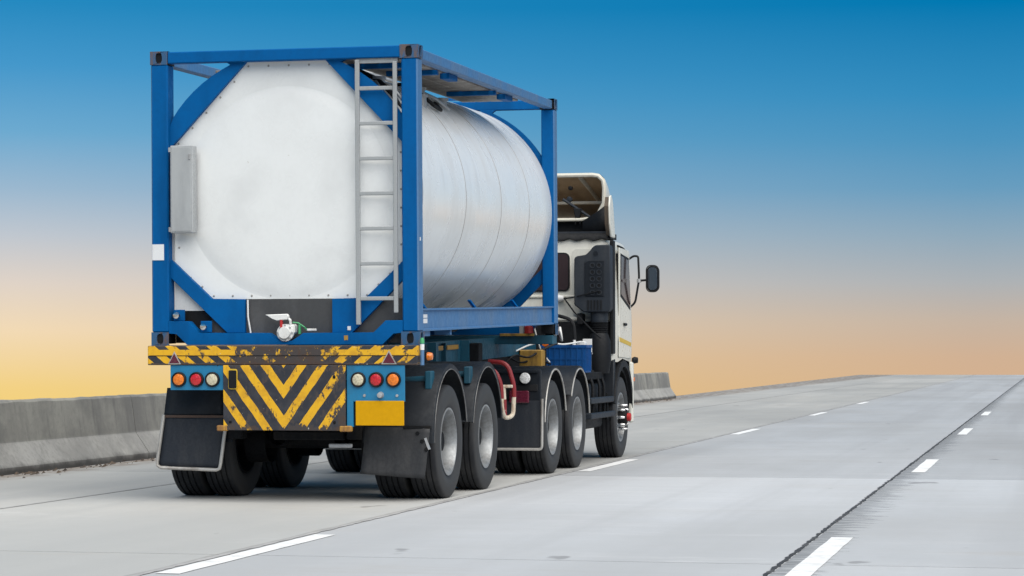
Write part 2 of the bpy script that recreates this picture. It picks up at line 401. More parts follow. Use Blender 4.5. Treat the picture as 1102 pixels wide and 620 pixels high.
# ------------------------------------------------------------------ setting: road, ground
def rz(y): return 0. if y < 148 else -(y-148)**2/1600.
JOINTS = [-5.4 + 10.62*k for k in range(-3, 25)]
def edge_left(y): return -5.35 if y < 57 else -5.35 - (y-57)*.0135
road_bm = MB()
ys = [-37 + 4*i for i in range(70)]
P = [[(x if x > -5 else edge_left(y)-.02, y, rz(y)-.04) for x in (-5.4, -2, 2, 6, 12.02)] for y in ys]
Q = [[(x if x > -5 else edge_left(y)-.02, y, rz(y)-.9) for x in (-5.4, 12.02)] for y in ys]
road_bm.grid(P)
road_bm.grid([[P[i][0], Q[i][0]] for i in range(len(ys))]); road_bm.grid([[P[i][-1], Q[i][1]] for i in range(len(ys))]); road_bm.grid(Q)
road = tag(road_bm.build('road', 'joint_tar'), kind='structure')
LANES = [None, -2.05, 1.35, 4.90, 8.45, 12.0]
for k in range(len(JOINTS)-1):
    y0, y1 = JOINTS[k]+.012, JOINTS[k+1]-.012
    for j in range(5):
        b = MB(); g = .008 if j in (2, 3) else .006
        nx = [y0, y1] if y0 < 130 else [y0 + (y1-y0)*i/4 for i in range(5)]
        rows_t, rows_b = [], []
        for y in nx:
            xa = edge_left(y) if j == 0 else LANES[j] + g*(1 if j != 3 else 1.4)
            xb = LANES[j+1] - g
            rows_t.append([(xa, y, rz(y)), (xb, y, rz(y))]); rows_b.append([(xa, y, rz(y)-.05), (xb, y, rz(y)-.05)])
        top = [[b.bm.verts.new(p) for p in r] for r in rows_t]; bot = [[b.bm.verts.new(p) for p in r] for r in rows_b]
        for i in range(len(nx)-1):
            b.bm.faces.new((top[i][0], top[i+1][0], top[i+1][1], top[i][1]))
            b.bm.faces.new((top[i][0], bot[i][0], bot[i+1][0], top[i+1][0])); b.bm.faces.new((top[i][1], top[i+1][1], bot[i+1][1], bot[i][1]))
        b.bm.faces.new((top[0][0], top[0][1], bot[0][1], bot[0][0])); b.bm.faces.new((top[-1][0], bot[-1][0], bot[-1][1], top[-1][1]))
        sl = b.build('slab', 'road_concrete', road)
        t = random.uniform(.95, 1.05) * (1.03 if y0 > -6 else 1.08) * (1 if y0 < 4 else .84) * (1 if y0 < 24 else .95)   # random tone per pour; the hazier, darker distance is painted into the colour
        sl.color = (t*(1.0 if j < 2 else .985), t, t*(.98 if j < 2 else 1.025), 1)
# ragged tar sealing standing in the long joint, and thin sealing in the lane joint
def sealing(x, w, jag, y0=-30, y1=175, n=1600, m='joint_tar'):
    b = MB(); rows = []
    for i in range(n+1):
        y = y0 + (y1-y0)*(i/n)**1.6; h = rz(y)+.004
        rows.append([(x - w*random.uniform(1-jag, 1+jag), y, h), (x + w*random.uniform(1-jag, 1+jag), y, h)])
    b.grid(rows); return b.build('joint_sealing', m, road)
sealing(4.903, .014, .75, n=2600); sealing(1.35, .022, .5, m='joint_grey'); sealing(-2.05, .009, .5, m='joint_grey')
def dash(x0, x1, y0, y1):
    b = MB(); n = 8; rows = []
    for i in range(n+1):
        y = y0 + (y1-y0)*i/n; rows.append([(x0 + random.uniform(-.004, .004), y, rz(y)+.004), (x1 + random.uniform(-.004, .004), y, rz(y)+.004)])
    b.grid(rows); b.build('lane_dash', 'road_paint', road)
for k in range(-1, 5): dash(1.405, 1.555, -6.8 + 12.95*k, -3.62 + 12.95*k)
for k in range(-1, 4): dash(5.015, 5.165, -6.55 + 13.15*k, -3.15 + 13.2*k)

g = MB(); g.grid([[(x, y, -9 - .0235*y) for x in (-2500, -600, -100, 100, 600, 2500)] for y in (-250, 0, 300, 1200, 5000)])
tag(g.build('ground', 'soil'), kind='structure')

# ------------------------------------------------------------------ concrete barrier beside the left lane
bar_root = tag(empty('concrete_barrier', (-4.75, 25, 0)), 'stained grey concrete safety barrier along the left edge of the road', 'barrier')
BEND = 53.4
def toe(y): return -4.42 - .005*y
prof = [(0, 0), (0, .075), (-.17, .33), (-.235, .765), (-.26, .79), (-.39, .79), (-.415, .765), (-.48, .33), (-.65, .075), (-.65, 0)]
segs = [(BEND - 5.0*(k+1), BEND - 5.0*k) for k in range(14)]
for a, c in segs:
    b = MB(); n = 24; rows = []
    for i in range(n+1):
        y = a + .012 + (c-a-.024)*i/n; row = []
        for (px, pz) in prof:
            j = .006 if .05 < pz else .0
            row.append((toe(y)+px - bar_root.location.x + random.uniform(-j, j), y-25, pz*1.0 + (random.uniform(-.007, .007) if pz > .5 else 0)))
        rows.append(row)
    V = [[b.bm.verts.new(p) for p in r] for r in rows]
    for i in range(n):
        for j in range(len(prof)-1): b.bm.faces.new((V[i][j], V[i+1][j], V[i+1][j+1], V[i][j+1]))
    b.bm.faces.new(V[0]); b.bm.faces.new(V[-1][::-1])
    b.build('barrier_segment', 'barrier_concrete', bar_root, sharp=20)

# litter and stones swept against the foot of the barrier
b = MB()
for k in range(900):
    y = random.uniform(-8, 52); r = random.choice((.008, .012, .018, .03)) * random.uniform(.6, 1.3)
    x = toe(y) + .01 + abs(random.gauss(0, .16)) + r
    P = [Vector((random.uniform(-1, 1), random.uniform(-1, 1), random.uniform(-.6, .8))).normalized()*r for _ in range(3)]
    q = [b.bm.verts.new((x+dx_, y+dy_*1.6, max(.0, r*.4+dz_))) for dx_, dy_, dz_ in ((r, 0, 0), (-r*.6, r*.8, -r*.3), (-r*.6, -r*.8, -r*.3), (P[0].x*.4, P[0].y*.4, r*.7))]
    for f in ((0, 1, 3), (1, 2, 3), (2, 0, 3), (0, 2, 1)): b.bm.faces.new([q[i] for i in f])
paint('litter', (.10, .075, .055), (.035, .03, .028), .9, amount=(.4, .6), scale=6)
tag(b.build('debris', 'litter'), 'dark grit and litter swept along the foot of the concrete barrier', 'debris', kind='stuff')

# ------------------------------------------------------------------ wheels (shared meshes)
def tyre_mesh(R=.51, w=.28, rim=.292):
    h = w/2; pr = [(rim, -h*.80), (rim+.02, -h*.88), (rim+.07, -h*.98), (rim+.13, -h), (R-.035, -h*.97), (R-.012, -h*.90), (R-.002, -h*.80)]
    for c in (-.55, -.19, .19, .55):                   # four grooves round the tread
        c *= h; g = .0075; pr += [(R, c-g), (R-.016, c-g*.7), (R-.016, c+g*.7), (R, c+g)]
    pr += [(R-.002, h*.80), (R-.012, h*.90), (R-.035, h*.97), (rim+.133, h), (rim+.125, h*1.012), (rim+.07, h*.98), (rim+.02, h*.88), (rim, h*.80)]
    return MB().lathe(pr, 'x', seg=56).mesh('tyre', 'rubber', 40)
TYRE = tyre_mesh()
def holes(b, r, rad, n, h0, h1, ph=0):
    for k in range(n):
        t = math.tau*k/n + ph
        b.lathe([(0, h0), (rad, h0), (rad, h1), (0, h1)], 'x', (0, r*math.cos(t), r*math.sin(t)), 10)
def dual_rim():                                       # deep dish: the disc sits far inside the barrel
    b = MB(); b.lathe([(.292, .118), (.305, .122), (.305, .128), (.288, .128), (.272, .10), (.262, .03), (.255, -.03), (.235, -.05), (.16, -.055), (.15, -.03), (.10, -.03)], 'x', seg=40)
    b.lathe([(.292, .118), (.285, -.118), (.30, -.122)], 'x', seg=40); return b.mesh('wheel', 'rim')
RIM = dual_rim(); RIM_IN = RIM.copy(); RIM_IN.materials[0] = M['under']
b = MB(); b.lathe([(.10, -.08), (.10, .045), (.085, .065), (0, .07)], 'x', seg=20); holes(b, .135, .016, 10, -.06, .0); HUB = b.mesh('hub', 'under')
b = MB(); holes(b, .20, .032, 8, -.06, -.0475); HOLES = b.mesh('hand_hole', 'black')
def wheel(parent, loc, face=1, hub=True):             # face = +1: dish opens to +x
    w = put('wheel', RIM if hub else RIM_IN, parent, loc, (0, 0, 0 if face > 0 else math.pi))
    put('tyre', TYRE, w)
    if hub: put('hub', HUB, w); put('hand_holes', HOLES, w)
    return w

# ------------------------------------------------------------------ tank container (local frame: origin under its rear edge, z up from its bottom)
cont = tag(empty('tank_container', (0, 0, RIDE), (PITCH, 0, 0)), 'white cylindrical tank in a blue steel container frame on the trailer', 'tank container')
HL = 6.058
def casting(x, y, z, sx, sy):                         # hollow corner block with oval openings in its end, side and top or bottom face
    b = MB(); x0, x1 = (x-.162, x) if sx > 0 else (x, x+.162); y0, y1 = (y, y+.178) if sy < 0 else (y-.178, y)
    xe, ye = (x1 if sx > 0 else x0), (y0 if sy < 0 else y1)
    t = .014
    def plate(u0, u1, v0, v1, oval, f):
        outer = [(u0, v0), (u1, v0), (u1, v1), (u0, v1)]; n = 20; cu, cv = (u0+u1)/2, (v0+v1)/2
        inn = []
        for k in range(n):
            a = math.tau*k/n + math.tau/8 + math.pi; c, d = math.cos(a), math.sin(a)
            inn.append((cu + oval[0]*abs(c)**.8*(1 if c > 0 else -1), cv + oval[1]*abs(d)**.8*(1 if d > 0 else -1)))
        for lev in (0, 1):
            pass
        F = [[b.bm.verts.new(f(u, v, d)) for (u, v) in inn] for d in (0, t)]
        O = [b.bm.verts.new(f(u, v, 0)) for u, v in outer]
        q = n//4
        for k in range(n): b.bm.faces.new((F[0][k], F[1][k], F[1][(k+1) % n], F[0][(k+1) % n]))
        for s_ in range(4):
            for k in range(q):
                b.bm.faces.new((O[s_], F[0][(s_*q+k+1) % n], F[0][(s_*q+k) % n]))
            b.bm.faces.new((O[s_], O[(s_+1) % 4], F[0][((s_+1)*q) % n]))
    z1 = z+.118
    plate(x0, x1, z, z1, (.031, .05), lambda u, v, d: (u, ye - sy*d, v))
    plate(y0, y1, z, z1, (.04, .05), lambda u, v, d: (xe - sx*d, u, v))
    zt, zs = (z1, 1) if z > 1 else (z, -1)
    plate(x0, x1, y0, y1, (.031, .06), lambda u, v, d: (u, v, zt - zs*d))
    e = .016
    o = b.build('corner_casting', 'casting', cont, sharp=25)
    k = MB().box(x0 + (e if sx < 0 else 0), x1 - (e if sx > 0 else 0), y0 + (e if sy < 0 else 0), y1 - (e if sy > 0 else 0), z + (e if z < 1 else 0), z1 - (e if z > 1 else 0))
    k.build('casting_core', 'black', o)
for sx in (-1, 1):
    for sy, y in ((-1, 0.), (1, HL)):
        for z in (0., 2.473): casting(1.219*sx, y, z, sx, sy)
        ya, yb = (.004, .165) if sy < 0 else (HL-.165, HL-.004)
        x0, x1 = (1.068, 1.215) if sx > 0 else (-1.215, -1.058)
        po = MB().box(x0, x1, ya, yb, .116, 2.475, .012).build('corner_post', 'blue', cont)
        po.data.materials.append(M['blue_faded_lit'])     # outward flank in faded, dusty blue, with side light painted into it
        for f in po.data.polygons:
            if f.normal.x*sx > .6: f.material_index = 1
# end frames
for y0, y1, m in ((.004, .105, 'blue'), (HL-.105, HL-.004, 'blue')):
    MB().box(-1.06, 1.06, y0, y1, 2.482, 2.584, .008).build('top_beam', m, cont)
beam = [(-1.06, .215), (-.881, .213), (-.787, .11), (-.146, .108), (-.037, .036), (.073, .036), (.172, .108), (.811, .108), (.915, .214), (1.07, .215),
        (1.07, .104), (.985, .104), (.89, .004), (-.89, .004), (-.985, .104), (-1.06, .104)]
MB().prism(beam, 'y', .006, .12, .004).build('bottom_beam', 'blue', cont)
MB().prism([(x, z) for x, z in beam], 'y', HL-.12, HL-.006).build('bottom_beam', 'blue', cont)
# gusset plates that carry the tank ends
TZ, TR = 1.332, 1.195
def gus(name, poly, y0, y1): MB().prism(poly, 'y', y0, y1, .003).build('gusset_plate', 'blue', cont)
def gset(y0, y1, RO=1.235):
    up = lambda s, dx: [(s*1.065+dx, 1.735), (s*.355+dx, 2.486), (s*.545+dx, 2.486)] + [(s*RO*math.cos(R_(a))+dx, 1.33+RO*math.sin(R_(a))) for a in (66.5, 62, 57, 52, 47, 42, 37, 33.5)] + [(s*1.065+dx, 1.93)]
    gus('g', up(-1, 0), y0, y1); gus('g', up(1, .012), y0, y1)
    gus('g', [(-1.065, .765), (-.685, .407), (-.379, .405), (-.379, .11), (-.54, .11), (-1.065, .60)], y0, y1)
    gus('g', [(1.075, .745), (.722, .407), (.42, .405), (.42, .108), (.60, .108), (1.075, .58)], y0, y1)
gset(.066, .118); gset(HL-.118, HL-.066, 1.222)
# the tank itself
pr = [(0, .080), (.25, .081), (.45, .0835), (.62, .0885), (.74, .095), (.82, .1025), (.87, .1105), (.905, .1185), (.935, .1235), (.96, .126), (1.0, .1275), (1.12, .13), (1.155, .133), (TR, .145)]
pr += [(TR, .145 + (5.84-.145)*i/16) for i in range(1, 17)]
pr += [(TR*math.cos(R_(a))**.5 if a < 90 else 0, 5.84 + .17*math.sin(R_(a))) for a in (15, 30, 45, 58, 68, 76, 82, 86)] + [(0, 6.012)]
tank = MB().lathe(pr, 'y', (0, 0, TZ), 128).build('tank_shell', 'cladding', cont, sharp=28)
paint('seam_dark', (.36, .355, .345), (.22, .21, .20), .5, amount=(.4, .65), scale=8)
for y in (1.85, 3.34, 4.66):
    MB().lathe([(TR+.0003, y-.007), (TR+.002, y-.006), (TR+.002, y+.006), (TR+.0003, y+.007)], 'y', (0, 0, TZ), 128).build('cladding_seam', 'seam_dark', tank)
for y in (.16,):
    MB().lathe([(TR, y-.02), (TR+.012, y-.02), (TR+.012, y+.05), (TR, y+.05)], 'y', (0, 0, TZ), 96).build('end_ring', 'galv', tank)
# dark cover below the end cladding, white side plate
MB().box(-.70, 1.06, .119, .128, .02, .405).build('end_cover', 'black_panel', cont)
MB().box(-1.055, -.70, .15, .16, .305, .66).build('end_cover', 'white_part', cont)
endc = MB().prism([(-1.04, .66), (-.69, .4055), (.73, .4055), (1.065, .70), (1.065, 1.85), (.40, 2.487), (-.36, 2.487), (-1.04, 1.80)], 'y', .1235, .149).build('end_cladding', 'cladding', cont)
RIV = MB().lathe([(0, -.007), (.007, -.006), (.010, 0)], 'y', seg=8).mesh('rivet', 'seam_dark')
oct_in = [(-1.0, .68), (-.68, .435), (.72, .435), (1.03, .71), (1.03, 1.83), (.39, 2.45), (-.35, 2.45), (-1.0, 1.785)]
for i in range(8):                                    # rivets along the edge of the end cladding
    (xa, za), (xb, zb) = oct_in[i], oct_in[(i+1) % 8]; n = max(3, int(math.hypot(xb-xa, zb-za)/.16))
    for k in range(n): put('rivet', RIV, endc, (xa+(xb-xa)*k/n, .1235, za+(zb-za)*k/n))
MB().box(-1.062, -1.04, .10, .15, .62, 1.86).build('edge_strip', 'galv', cont)
MB().box(-1.05, -.70, .16, .2, .02, .31).build('end_cover', 'black', cont)
# side rails
for s in (-1, 1):
    q = [(s*1.198, .117), (s*1.198, .131), (s*1.175, .139), (s*1.175, .292), (s*1.198, .300), (s*1.198, .314), (s*1.06, .314), (s*1.06, .300), (s*1.165, .292), (s*1.165, .139), (s*1.06, .131), (s*1.06, .117)]
    rl = MB().prism([(x, z) for x, z in q], 'y', .165, HL-.165).build('bottom_side_rail', 'blue_faded_lit', cont)
    for y in (2.1, 4.0): MB().box(min(s*1.164, s*1.07), max(s*1.164, s*1.07), y, y+.012, .131, .300).build('rib', 'blue_faded_lit', rl)
    MB().box(*sorted((s*1.095, s*1.195)), .178, HL-.178, 2.478, 2.572, .008).build('top_side_rail', 'blue_faded_lit', cont)
    for y in (.47, 2.36, 4.22):                       # struts from the rail to the tank
        st = MB(); st.bar((s*1.15, y+.03, .30), (s*1.10, y-.03, .385), .045, .014); st.bar((s*1.13, y, .305), (s*.80, y, .302), .05, .012); st.build('tank_strut', 'blue', cont)
    for y in (1.3, 3.0, 4.7):
        MB().box(*sorted((s*.3, s*1.17)), y-.05, y+.05, .14, .29).build('saddle', 'under', cont)
for y0, z0, z1 in ((.20, .232, .262), (.20, .185, .225)):
    MB().box(1.1755, 1.178, y0+.03, y0+.24, z0, z1).build('sticker', 'sticker_white', cont)
for y in (.26, 1.3): MB().box(1.02, 1.17, y, y+.3 if y < 1 else y+.05, .07, .117).build('fork_pocket_plate', 'blue_faded_lit', cont)
# ladder
lad = MB()
lad.box(.655, .693, -.002, .03, .177, 2.468, .004); lad.box(.993, 1.029, -.002, .03, .28, 2.446, .004)
L = lad.build('ladder', 'ladder_grey', cont)
for k in range(7):
    z = 2.22 - k*.3028; MB().box(.69, .996, .006, .026, z-.017, z+.017, .005).build('rung', 'ladder_grey', L)
MB().bar((.66, .05, 2.46), (1.03, .05, 2.46), .03, .04).build('ladder_bracket', 'ladder_grey', L)
MB().bar((1.0, .015, 2.22), (1.12, .10, 2.02), .03, .012).build('ladder_bracket', 'ladder_grey', L)
MB().bar((.674, .01, .19), (.674, .07, .19), .02, .02).build('ladder_bracket', 'galv', L); MB().bar((1.01, .01, .30), (1.01, .07, .30), .02, .02).build('ladder_bracket', 'galv', L)
# document box, labels
db = MB().box(-1.02, -.813, -.045, .07, .989, 1.755, .006).build('document_box', 'box_metal', cont)
MB().box(-1.006, -.829, -.049, -.044, 1.005, 1.739, .002).build('lid', 'box_metal', db)
for z in (1.02, 1.72): MB().box(-1.034, -1.014, -.05, -.03, z-.02, z+.02).build('hinge', 'galv', db)
MB().box(-.85, -.83, -.056, -.046, 1.63, 1.68, .003).build('latch', 'galv', db)
MB().box(-1.207, -1.098, -.0005, .004, .752, .892).build('sticker', 'sticker_white', cont)
MB().box(.545, .58, .003, .0065, .045, .085).build('sticker', 'sticker_amber', cont); MB().box(.56, .59, .058, .064, .13, .165).build('sticker', 'sticker_white', cont)
MB().box(1.20, 1.2165, .05, .08, .9, .93).build('sticker', 'sticker_white', cont)
for x, z in ((-.985, .265), (-.735, .165)):           # chrome earth bolts on lugs
    lg = MB().box(x-.045, x+.055, .05, .075, z-.05, z+.05, .004).build('lug', 'blue', cont)
    MB().lathe([(0, -.06), (.028, -.055), (.03, -.03), (.016, -.028), (.016, .08)], 'y', (x, .04, z), 10).build('bolt', 'chrome', lg)
# bottom outlet valve
vb = MB(); vb.lathe([(0, -.10), (.05, -.10), (.055, -.085), (.055, -.07), (.075, -.068), (.075, -.04), (.05, -.038), (.05, .14)], 'y', (.015, .06, .11), 24)
vb.box(-.03, .10, -.0, .09, .10, .185, .015); valve = vb.build('outlet_valve', 'white_part', cont)
MB().prism([(-.165, .268), (.04, .275), (.055, .25), (.04, .225), (-.06, .215), (-.10, .235)], 'y', -.02, .015, .006).build('handle', 'white_part', valve)
MB().tube([(.03, 0, .25), (.06, 0, .22), (.06, .02, .16)], .012, 8).build('handle_stem', 'white_part', valve)
MB().box(-.03, -.008, -.02, .02, .135, .225, .005).build('lever', 'red', valve)
MB().tube([(.08, .01, .20), (.13, .01, .195), (.18, .02, .16), (.20, .05, .13)], .007, 6).build('cable', 'green', valve)
MB().box(.135, .15, .0, .03, .10, .18).build('tag', 'green', valve); MB().box(.20, .285, .03, .05, .125, .145, .004).build('pin', 'white_part', valve)
MB().tube([(-.36, .10, .40), (-.355, .09, .25), (-.33, .09, .10)], .008, 6).build('cable', 'white_part', valve)
for k in range(8):
    a = math.tau*k/8; MB().lathe([(0, -.012), (.009, -.012), (.009, 0)], 'y', (.015+.064*math.cos(a), -.008, .11+.064*math.sin(a)), 6).build('bolt', 'galv', valve)
# walkway of planks under the top rail, cross bars, top fittings
for x0, x1 in ((.46, .605), (.615, .76), (.77, .915), (.925, 1.06)):
    MB().box(x0, x1, .12, 4.75, 2.476, 2.500, .004).build('walkway_plank', 'walkway', cont)
for x0, x1, y in ((.40, 1.097, .45), (.62, 1.097, 1.18), (.62, 1.12, 3.44)):
    MB().box(x0, x1, y-.035, y+.035, 2.432, 2.475, .003).build('cross_bar', 'blue', cont)
for y0, y1 in ((1.5, 1.82), (3.85, 4.2)):
    MB().box(1.035, 1.125, y0, y1, 2.425, 2.477, .003).build('rail_bracket', 'blue', cont)
MB().box(-1.095, 1.095, 5.17, 5.23, 2.535, 2.568).build('cross_bar', 'blue', cont)
MB().box(-.93, -.80, .9, 4.75, 2.476, 2.50, .004).build('walkway_plank', 'walkway', cont)
ft = MB(); ft.lathe([(.29, 0), (.29, .10), (.31, .11), (.31, .14), (.0, .16)], 'z', (.0, 2.6, TZ+TR-.06), 32); fit = ft.build('manhole', 'galv', cont)
sb = MB(); sb.tube([(.40, .75, 2.47), (.40, 3.3, 2.47), (-.40, 3.3, 2.47), (-.40, .75, 2.47)], .02, 8, True); sb.build('spill_rail', 'galv', cont)
for (x, y, h) in ((.12, 1.1, .11), (-.15, 1.3, .12), (.3, .95, .06)):
    MB().lathe([(.07, -.06), (.07, h*.5), (.09, h*.5), (.09, h*.7), (.05, h*.7), (.05, h), (0, h)], 'z', (x, y, TZ+TR-.02-(x*x)*.45), 16).build('fitting', 'galv', fit)
def hose(pts, r=.016, m='black'): MB().tube(pts, r, 8).build('hose', m, fit)
hose([(.35, .70, 2.45), (.55, .55, 2.42), (.72, .52, 2.34), (.86, .50, 2.20), (.93, .52, 2.08)], .022)
hose([(.40, 2.0, 2.42), (.55, 1.9, 2.42), (.72, 1.85, 2.36), (.86, 1.95, 2.22), (.88, 2.15, 2.19), (.78, 2.3, 2.27)], .018)
hose([(.42, 2.5, 2.42), (.60, 2.4, 2.40), (.74, 2.5, 2.33), (.82, 2.7, 2.24)], .016, 'galv')
hose([(.40, .92, 2.44), (.60, .85, 2.39), (.76, .80, 2.29), (.85, .92, 2.20)], .014, 'galv')
for (x, y) in ((.72, .55), (.80, 1.72), (.66, 2.2), (.74, 2.75)):
    MB().lathe([(.05, -.05), (.05, .06), (.065, .06), (.065, .085), (0, .09)], 'z', (x, y, TZ+math.sqrt(TR*TR-x*x)), 14).build('fitting', 'galv', fit)

# ------------------------------------------------------------------ semi-trailer (same frame as the container, shifted so that its origin is on the road)
tr = tag(empty('semi_trailer', (0, 0, 0), (PITCH, 0, 0)), 'skeletal semi-trailer with yellow and black chevron tail carrying the tank container', 'trailer')
tr['off'] = (0, math.sin(PITCH)*RIDE, math.cos(PITCH)*RIDE)
def wz(y, z): return z - RIDE - .0235*y               # world height to the trailer frame
XC = .022
beamo = MB().box(-1.205, 1.235, -.13, .10, -.168, .001, .006).build('bumper_beam', 'hazard_beam', tr)
for z in (-.086,): MB().box(-1.19, 1.22, -.1325, -.128, z-.003, z+.003).build('weld_line', 'black', beamo)
panel = MB().box(-.505, .598, -.15, -.125, -.732, -.169, .004).build('chevron_panel', 'hazard_panel', tr)
for x0, x1 in ((-.565, -.47), (.545, .652)): MB().box(x0, x1, -.157, -.10, -.74, -.69, .008).build('panel_foot', 'foot_rust', tr)
for k, (u, v) in enumerate(((-.44, -.27), (.5, -.27), (-.44, -.66), (.5, -.66))): MB().lathe([(0, -.01), (.012, -.008), (.014, 0)], 'y', (u, -.15, v), 8).build('bolt', 'under', panel)
rf = MB().prism(rrect(-.452, -.372, -.376, -.200, .02), 'y', -.166, -.149).build('reflector', 'stripe_yellow', tr)
MB().prism(rrect(-.447, -.377, -.368, -.212, .012), 'y', -.172, -.165).build('reflector_face', 'black', rf)
lp = MB().box(-1.0, -.508, -.118, -.10, -.386, -.168, .003).build('lamp_plate', 'plate_blue', tr)
rp = MB(); rp.box(.602, 1.118, -.118, -.10, -.482, -.168, .003); rp.box(.602, .66, -.12, -.09, -.70, -.48, .003); rpo = rp.build('lamp_plate', 'plate_blue', tr)
MB().box(.66, .70, -.09, -.06, -.70, -.40).build('recess', 'black', rpo)
for plate, x, m in ((lp, -.917, 'lens_orange'), (lp, -.757, 'lens_red'), (lp, -.610, 'lens_clear'), (rpo, .709, 'lens_clear'), (rpo, .868, 'lens_red'), (rpo, 1.021, 'lens_orange')):
    o = MB().lathe([(.066, .0), (.066, -.022), (.058, -.028), (.051, -.024), (.051, 0)], 'y', (x, -.117, -.293), 28).build('tail_lamp', 'black', plate)
    # off: child of plate shares the plate frame
    o.location = (0, 0, 0)
    MB().lathe([(.052, -.018), (.048, -.028), (.030, -.034), (0, -.036)], 'y', (x, -.117, -.293), 24).build('lens', m, o, loc=(0, 0, 0))
kn = MB().lathe([(0, -.05), (.022, -.045), (.026, -.02), (.03, 0)], 'y', (.905, -.117, -.425), 14).build('plate_lamp', 'galv', rpo, loc=(0, 0, 0))
for x in (.76, 1.05): MB().lathe([(0, -.012), (.012, -.01), (.014, 0)], 'y', (x, -.117, -.43), 8).build('bolt', 'galv', rpo, loc=(0, 0, 0))
npl = MB().box(.684, 1.113, -.132, -.119, -.686, -.474, .003).build('number_plate', 'yellow_plate', tr)
for x, w in ((-.955, .058), (.985, .068)):
    z0 = -.160; h = .118 if w > .06 else .112
    t = MB().prism([(x-w, z0), (x+w, z0), (x, z0+h)], 'y', -.140, -.131).build('triangle_reflector', 'trim', tr)
    k = .8; MB().prism([(x-w*k, z0+.009), (x+w*k, z0+.009), (x, z0+h-.018)], 'y', -.143, -.139).build('reflector_face', 'lens_dark_red', t, loc=(0, 0, 0))
ms = MB(); ms.lathe([(.018, -.16), (.018, .05), (.012, .07), (0, .072)], 'z', (1.262, -.07, -.01), 12); mso = ms.build('marker_post', 'blue_faded_lit', tr)
MB().lathe([(.0195, -.03), (.0195, .02)], 'z', (1.262, -.07, -.01), 12).build('band', 'sticker_white', mso, loc=(0, 0, 0))
MB().lathe([(.0197, .025), (.0197, .052), (.013, .073), (0, .075)], 'z', (1.262, -.07, -.01), 12).build('cap', 'green', mso, loc=(0, 0, 0))
sl = MB().lathe([(.0, .05), (.03, .045), (.036, .02), (.036, 0)], 'x', (1.25, .15, -.10), 14).build('side_lamp', 'lens_orange', tr)
MB().box(1.1, 1.252, .10, .20, -.15, -.06, .004).build('bracket', 'under', sl, loc=(0, 0, 0))
# chassis
for s in (-1, 1):
    q = [(s*.56, -.46), (s*.56, -.445), (s*.505, -.44), (s*.505, -.05), (s*.56, -.045), (s*.56, -.03), (s*.42, -.03), (s*.42, -.045), (s*.495, -.05), (s*.495, -.44), (s*.42, -.445), (s*.42, -.46)]
    MB().prism(q, 'y', .10, 3.6).build('main_beam', 'teal', tr)
    nk = MB().prism([(3.6, -.46), (3.6, -.03), (8.0, -.03), (8.0, -.24), (5.0, -.255), (4.3, -.40)], 'x', s*.45, s*.55).build('neck_beam', 'teal', tr)
    for y0, y1 in ((3.15, 3.45), (3.62, 4.1), (4.55, 5.05)): MB().box(*sorted((s*.553, s*.5615)), y0, y1, -.115, -.07).build('sticker', 'sticker_amber', nk, loc=(0, 0, 0))
    for y in (.6, 1.7, 2.9, 4.28): MB().box(*sorted((s*.552, s*.64)), y-.05, y+.05, -.44, -.03).build('stiffener', 'teal', tr)
for y in (.25,): MB().box(-1.18, 1.18, y-.05, y+.05, -.12, -.03, .005).build('cross_member', 'teal', tr)
for y in (1.65, 3.3, 4.8): MB().box(-.5, .5, y-.05, y+.05, -.12, -.03, .005).build('cross_member', 'teal', tr)
bo = MB().box(-1.2, 1.2, 5.82, 6.04, -.10, -.004, .006).build('front_bolster', 'teal', tr)
for s in (-1, 1):
    for y in (.09, 5.95): MB().lathe([(.05, -.05), (.05, .004), (.025, .03), (0, .032)], 'z', (s*1.135, y, 0), 12).build('twist_lock', 'under', tr)
MB().box(.62, 1.0, 5.75, 5.81, -.01, .02, .003).build('timber', 'yellow_part', tr)
can = MB().lathe([(0, 0), (.05, 0), (.05, .07), (.03, .085), (.03, .10), (0, .10)], 'z', (.94, 5.78, .02), 14).build('air_coupling', 'red', tr); MB().box(.84, .885, 5.76, 5.80, .02, .10).build('coupling_block', 'galv', tr)
# running gear
AX = (.965, 2.43)
for y in AX:
    zc = wz(y, .505)
    MB().lathe([(.07, -.95), (.07, .95)], 'x', (XC, y, zc), 16).build('axle', 'under', tr)
    for s in (-1, 1):
        off = Vector(tr['off'])
        for k, (xx, hub) in enumerate(((1.085, True), (.765, False))):
            wheel(tr, Vector((XC + s*xx - (.05 if s < 0 else 0), y, zc)) + off, s if k == 0 else -s, hub)
        MB().lathe([(.20, -.1), (.20, .1)], 'x', (XC+s*.55, y, zc), 20).build('brake_drum', 'under', tr)
        MB().box(*sorted((s*.50, s*.60)), y-.62, y+.62, zc+.09, zc+.17, .02).build('leaf_spring', 'under', tr)
        for dy in (-.62, .6): MB().box(*sorted((s*.48, s*.62)), y+dy-.07, y+dy+.07, zc+.05, -.445, .01).build('hanger', 'under', tr)
        MB().lathe([(.08, -.12), (.09, 0), (.08, .1)], 'y', (XC+s*.30, y-.18, zc+.05), 14).build('brake_chamber', 'under', tr)
MB().box(-.55, .60, -.02, .06, -.72, -.30).build('rear_crossmember', 'under', tr)
MB().box(-.2, .45, .3, .36, -.84, -.76, .01).build('under_rail', 'under', tr)
MB().box(.34, .55, .2, .24, -.90, -.865, .006).build('reflector_bar', 'galv', tr)
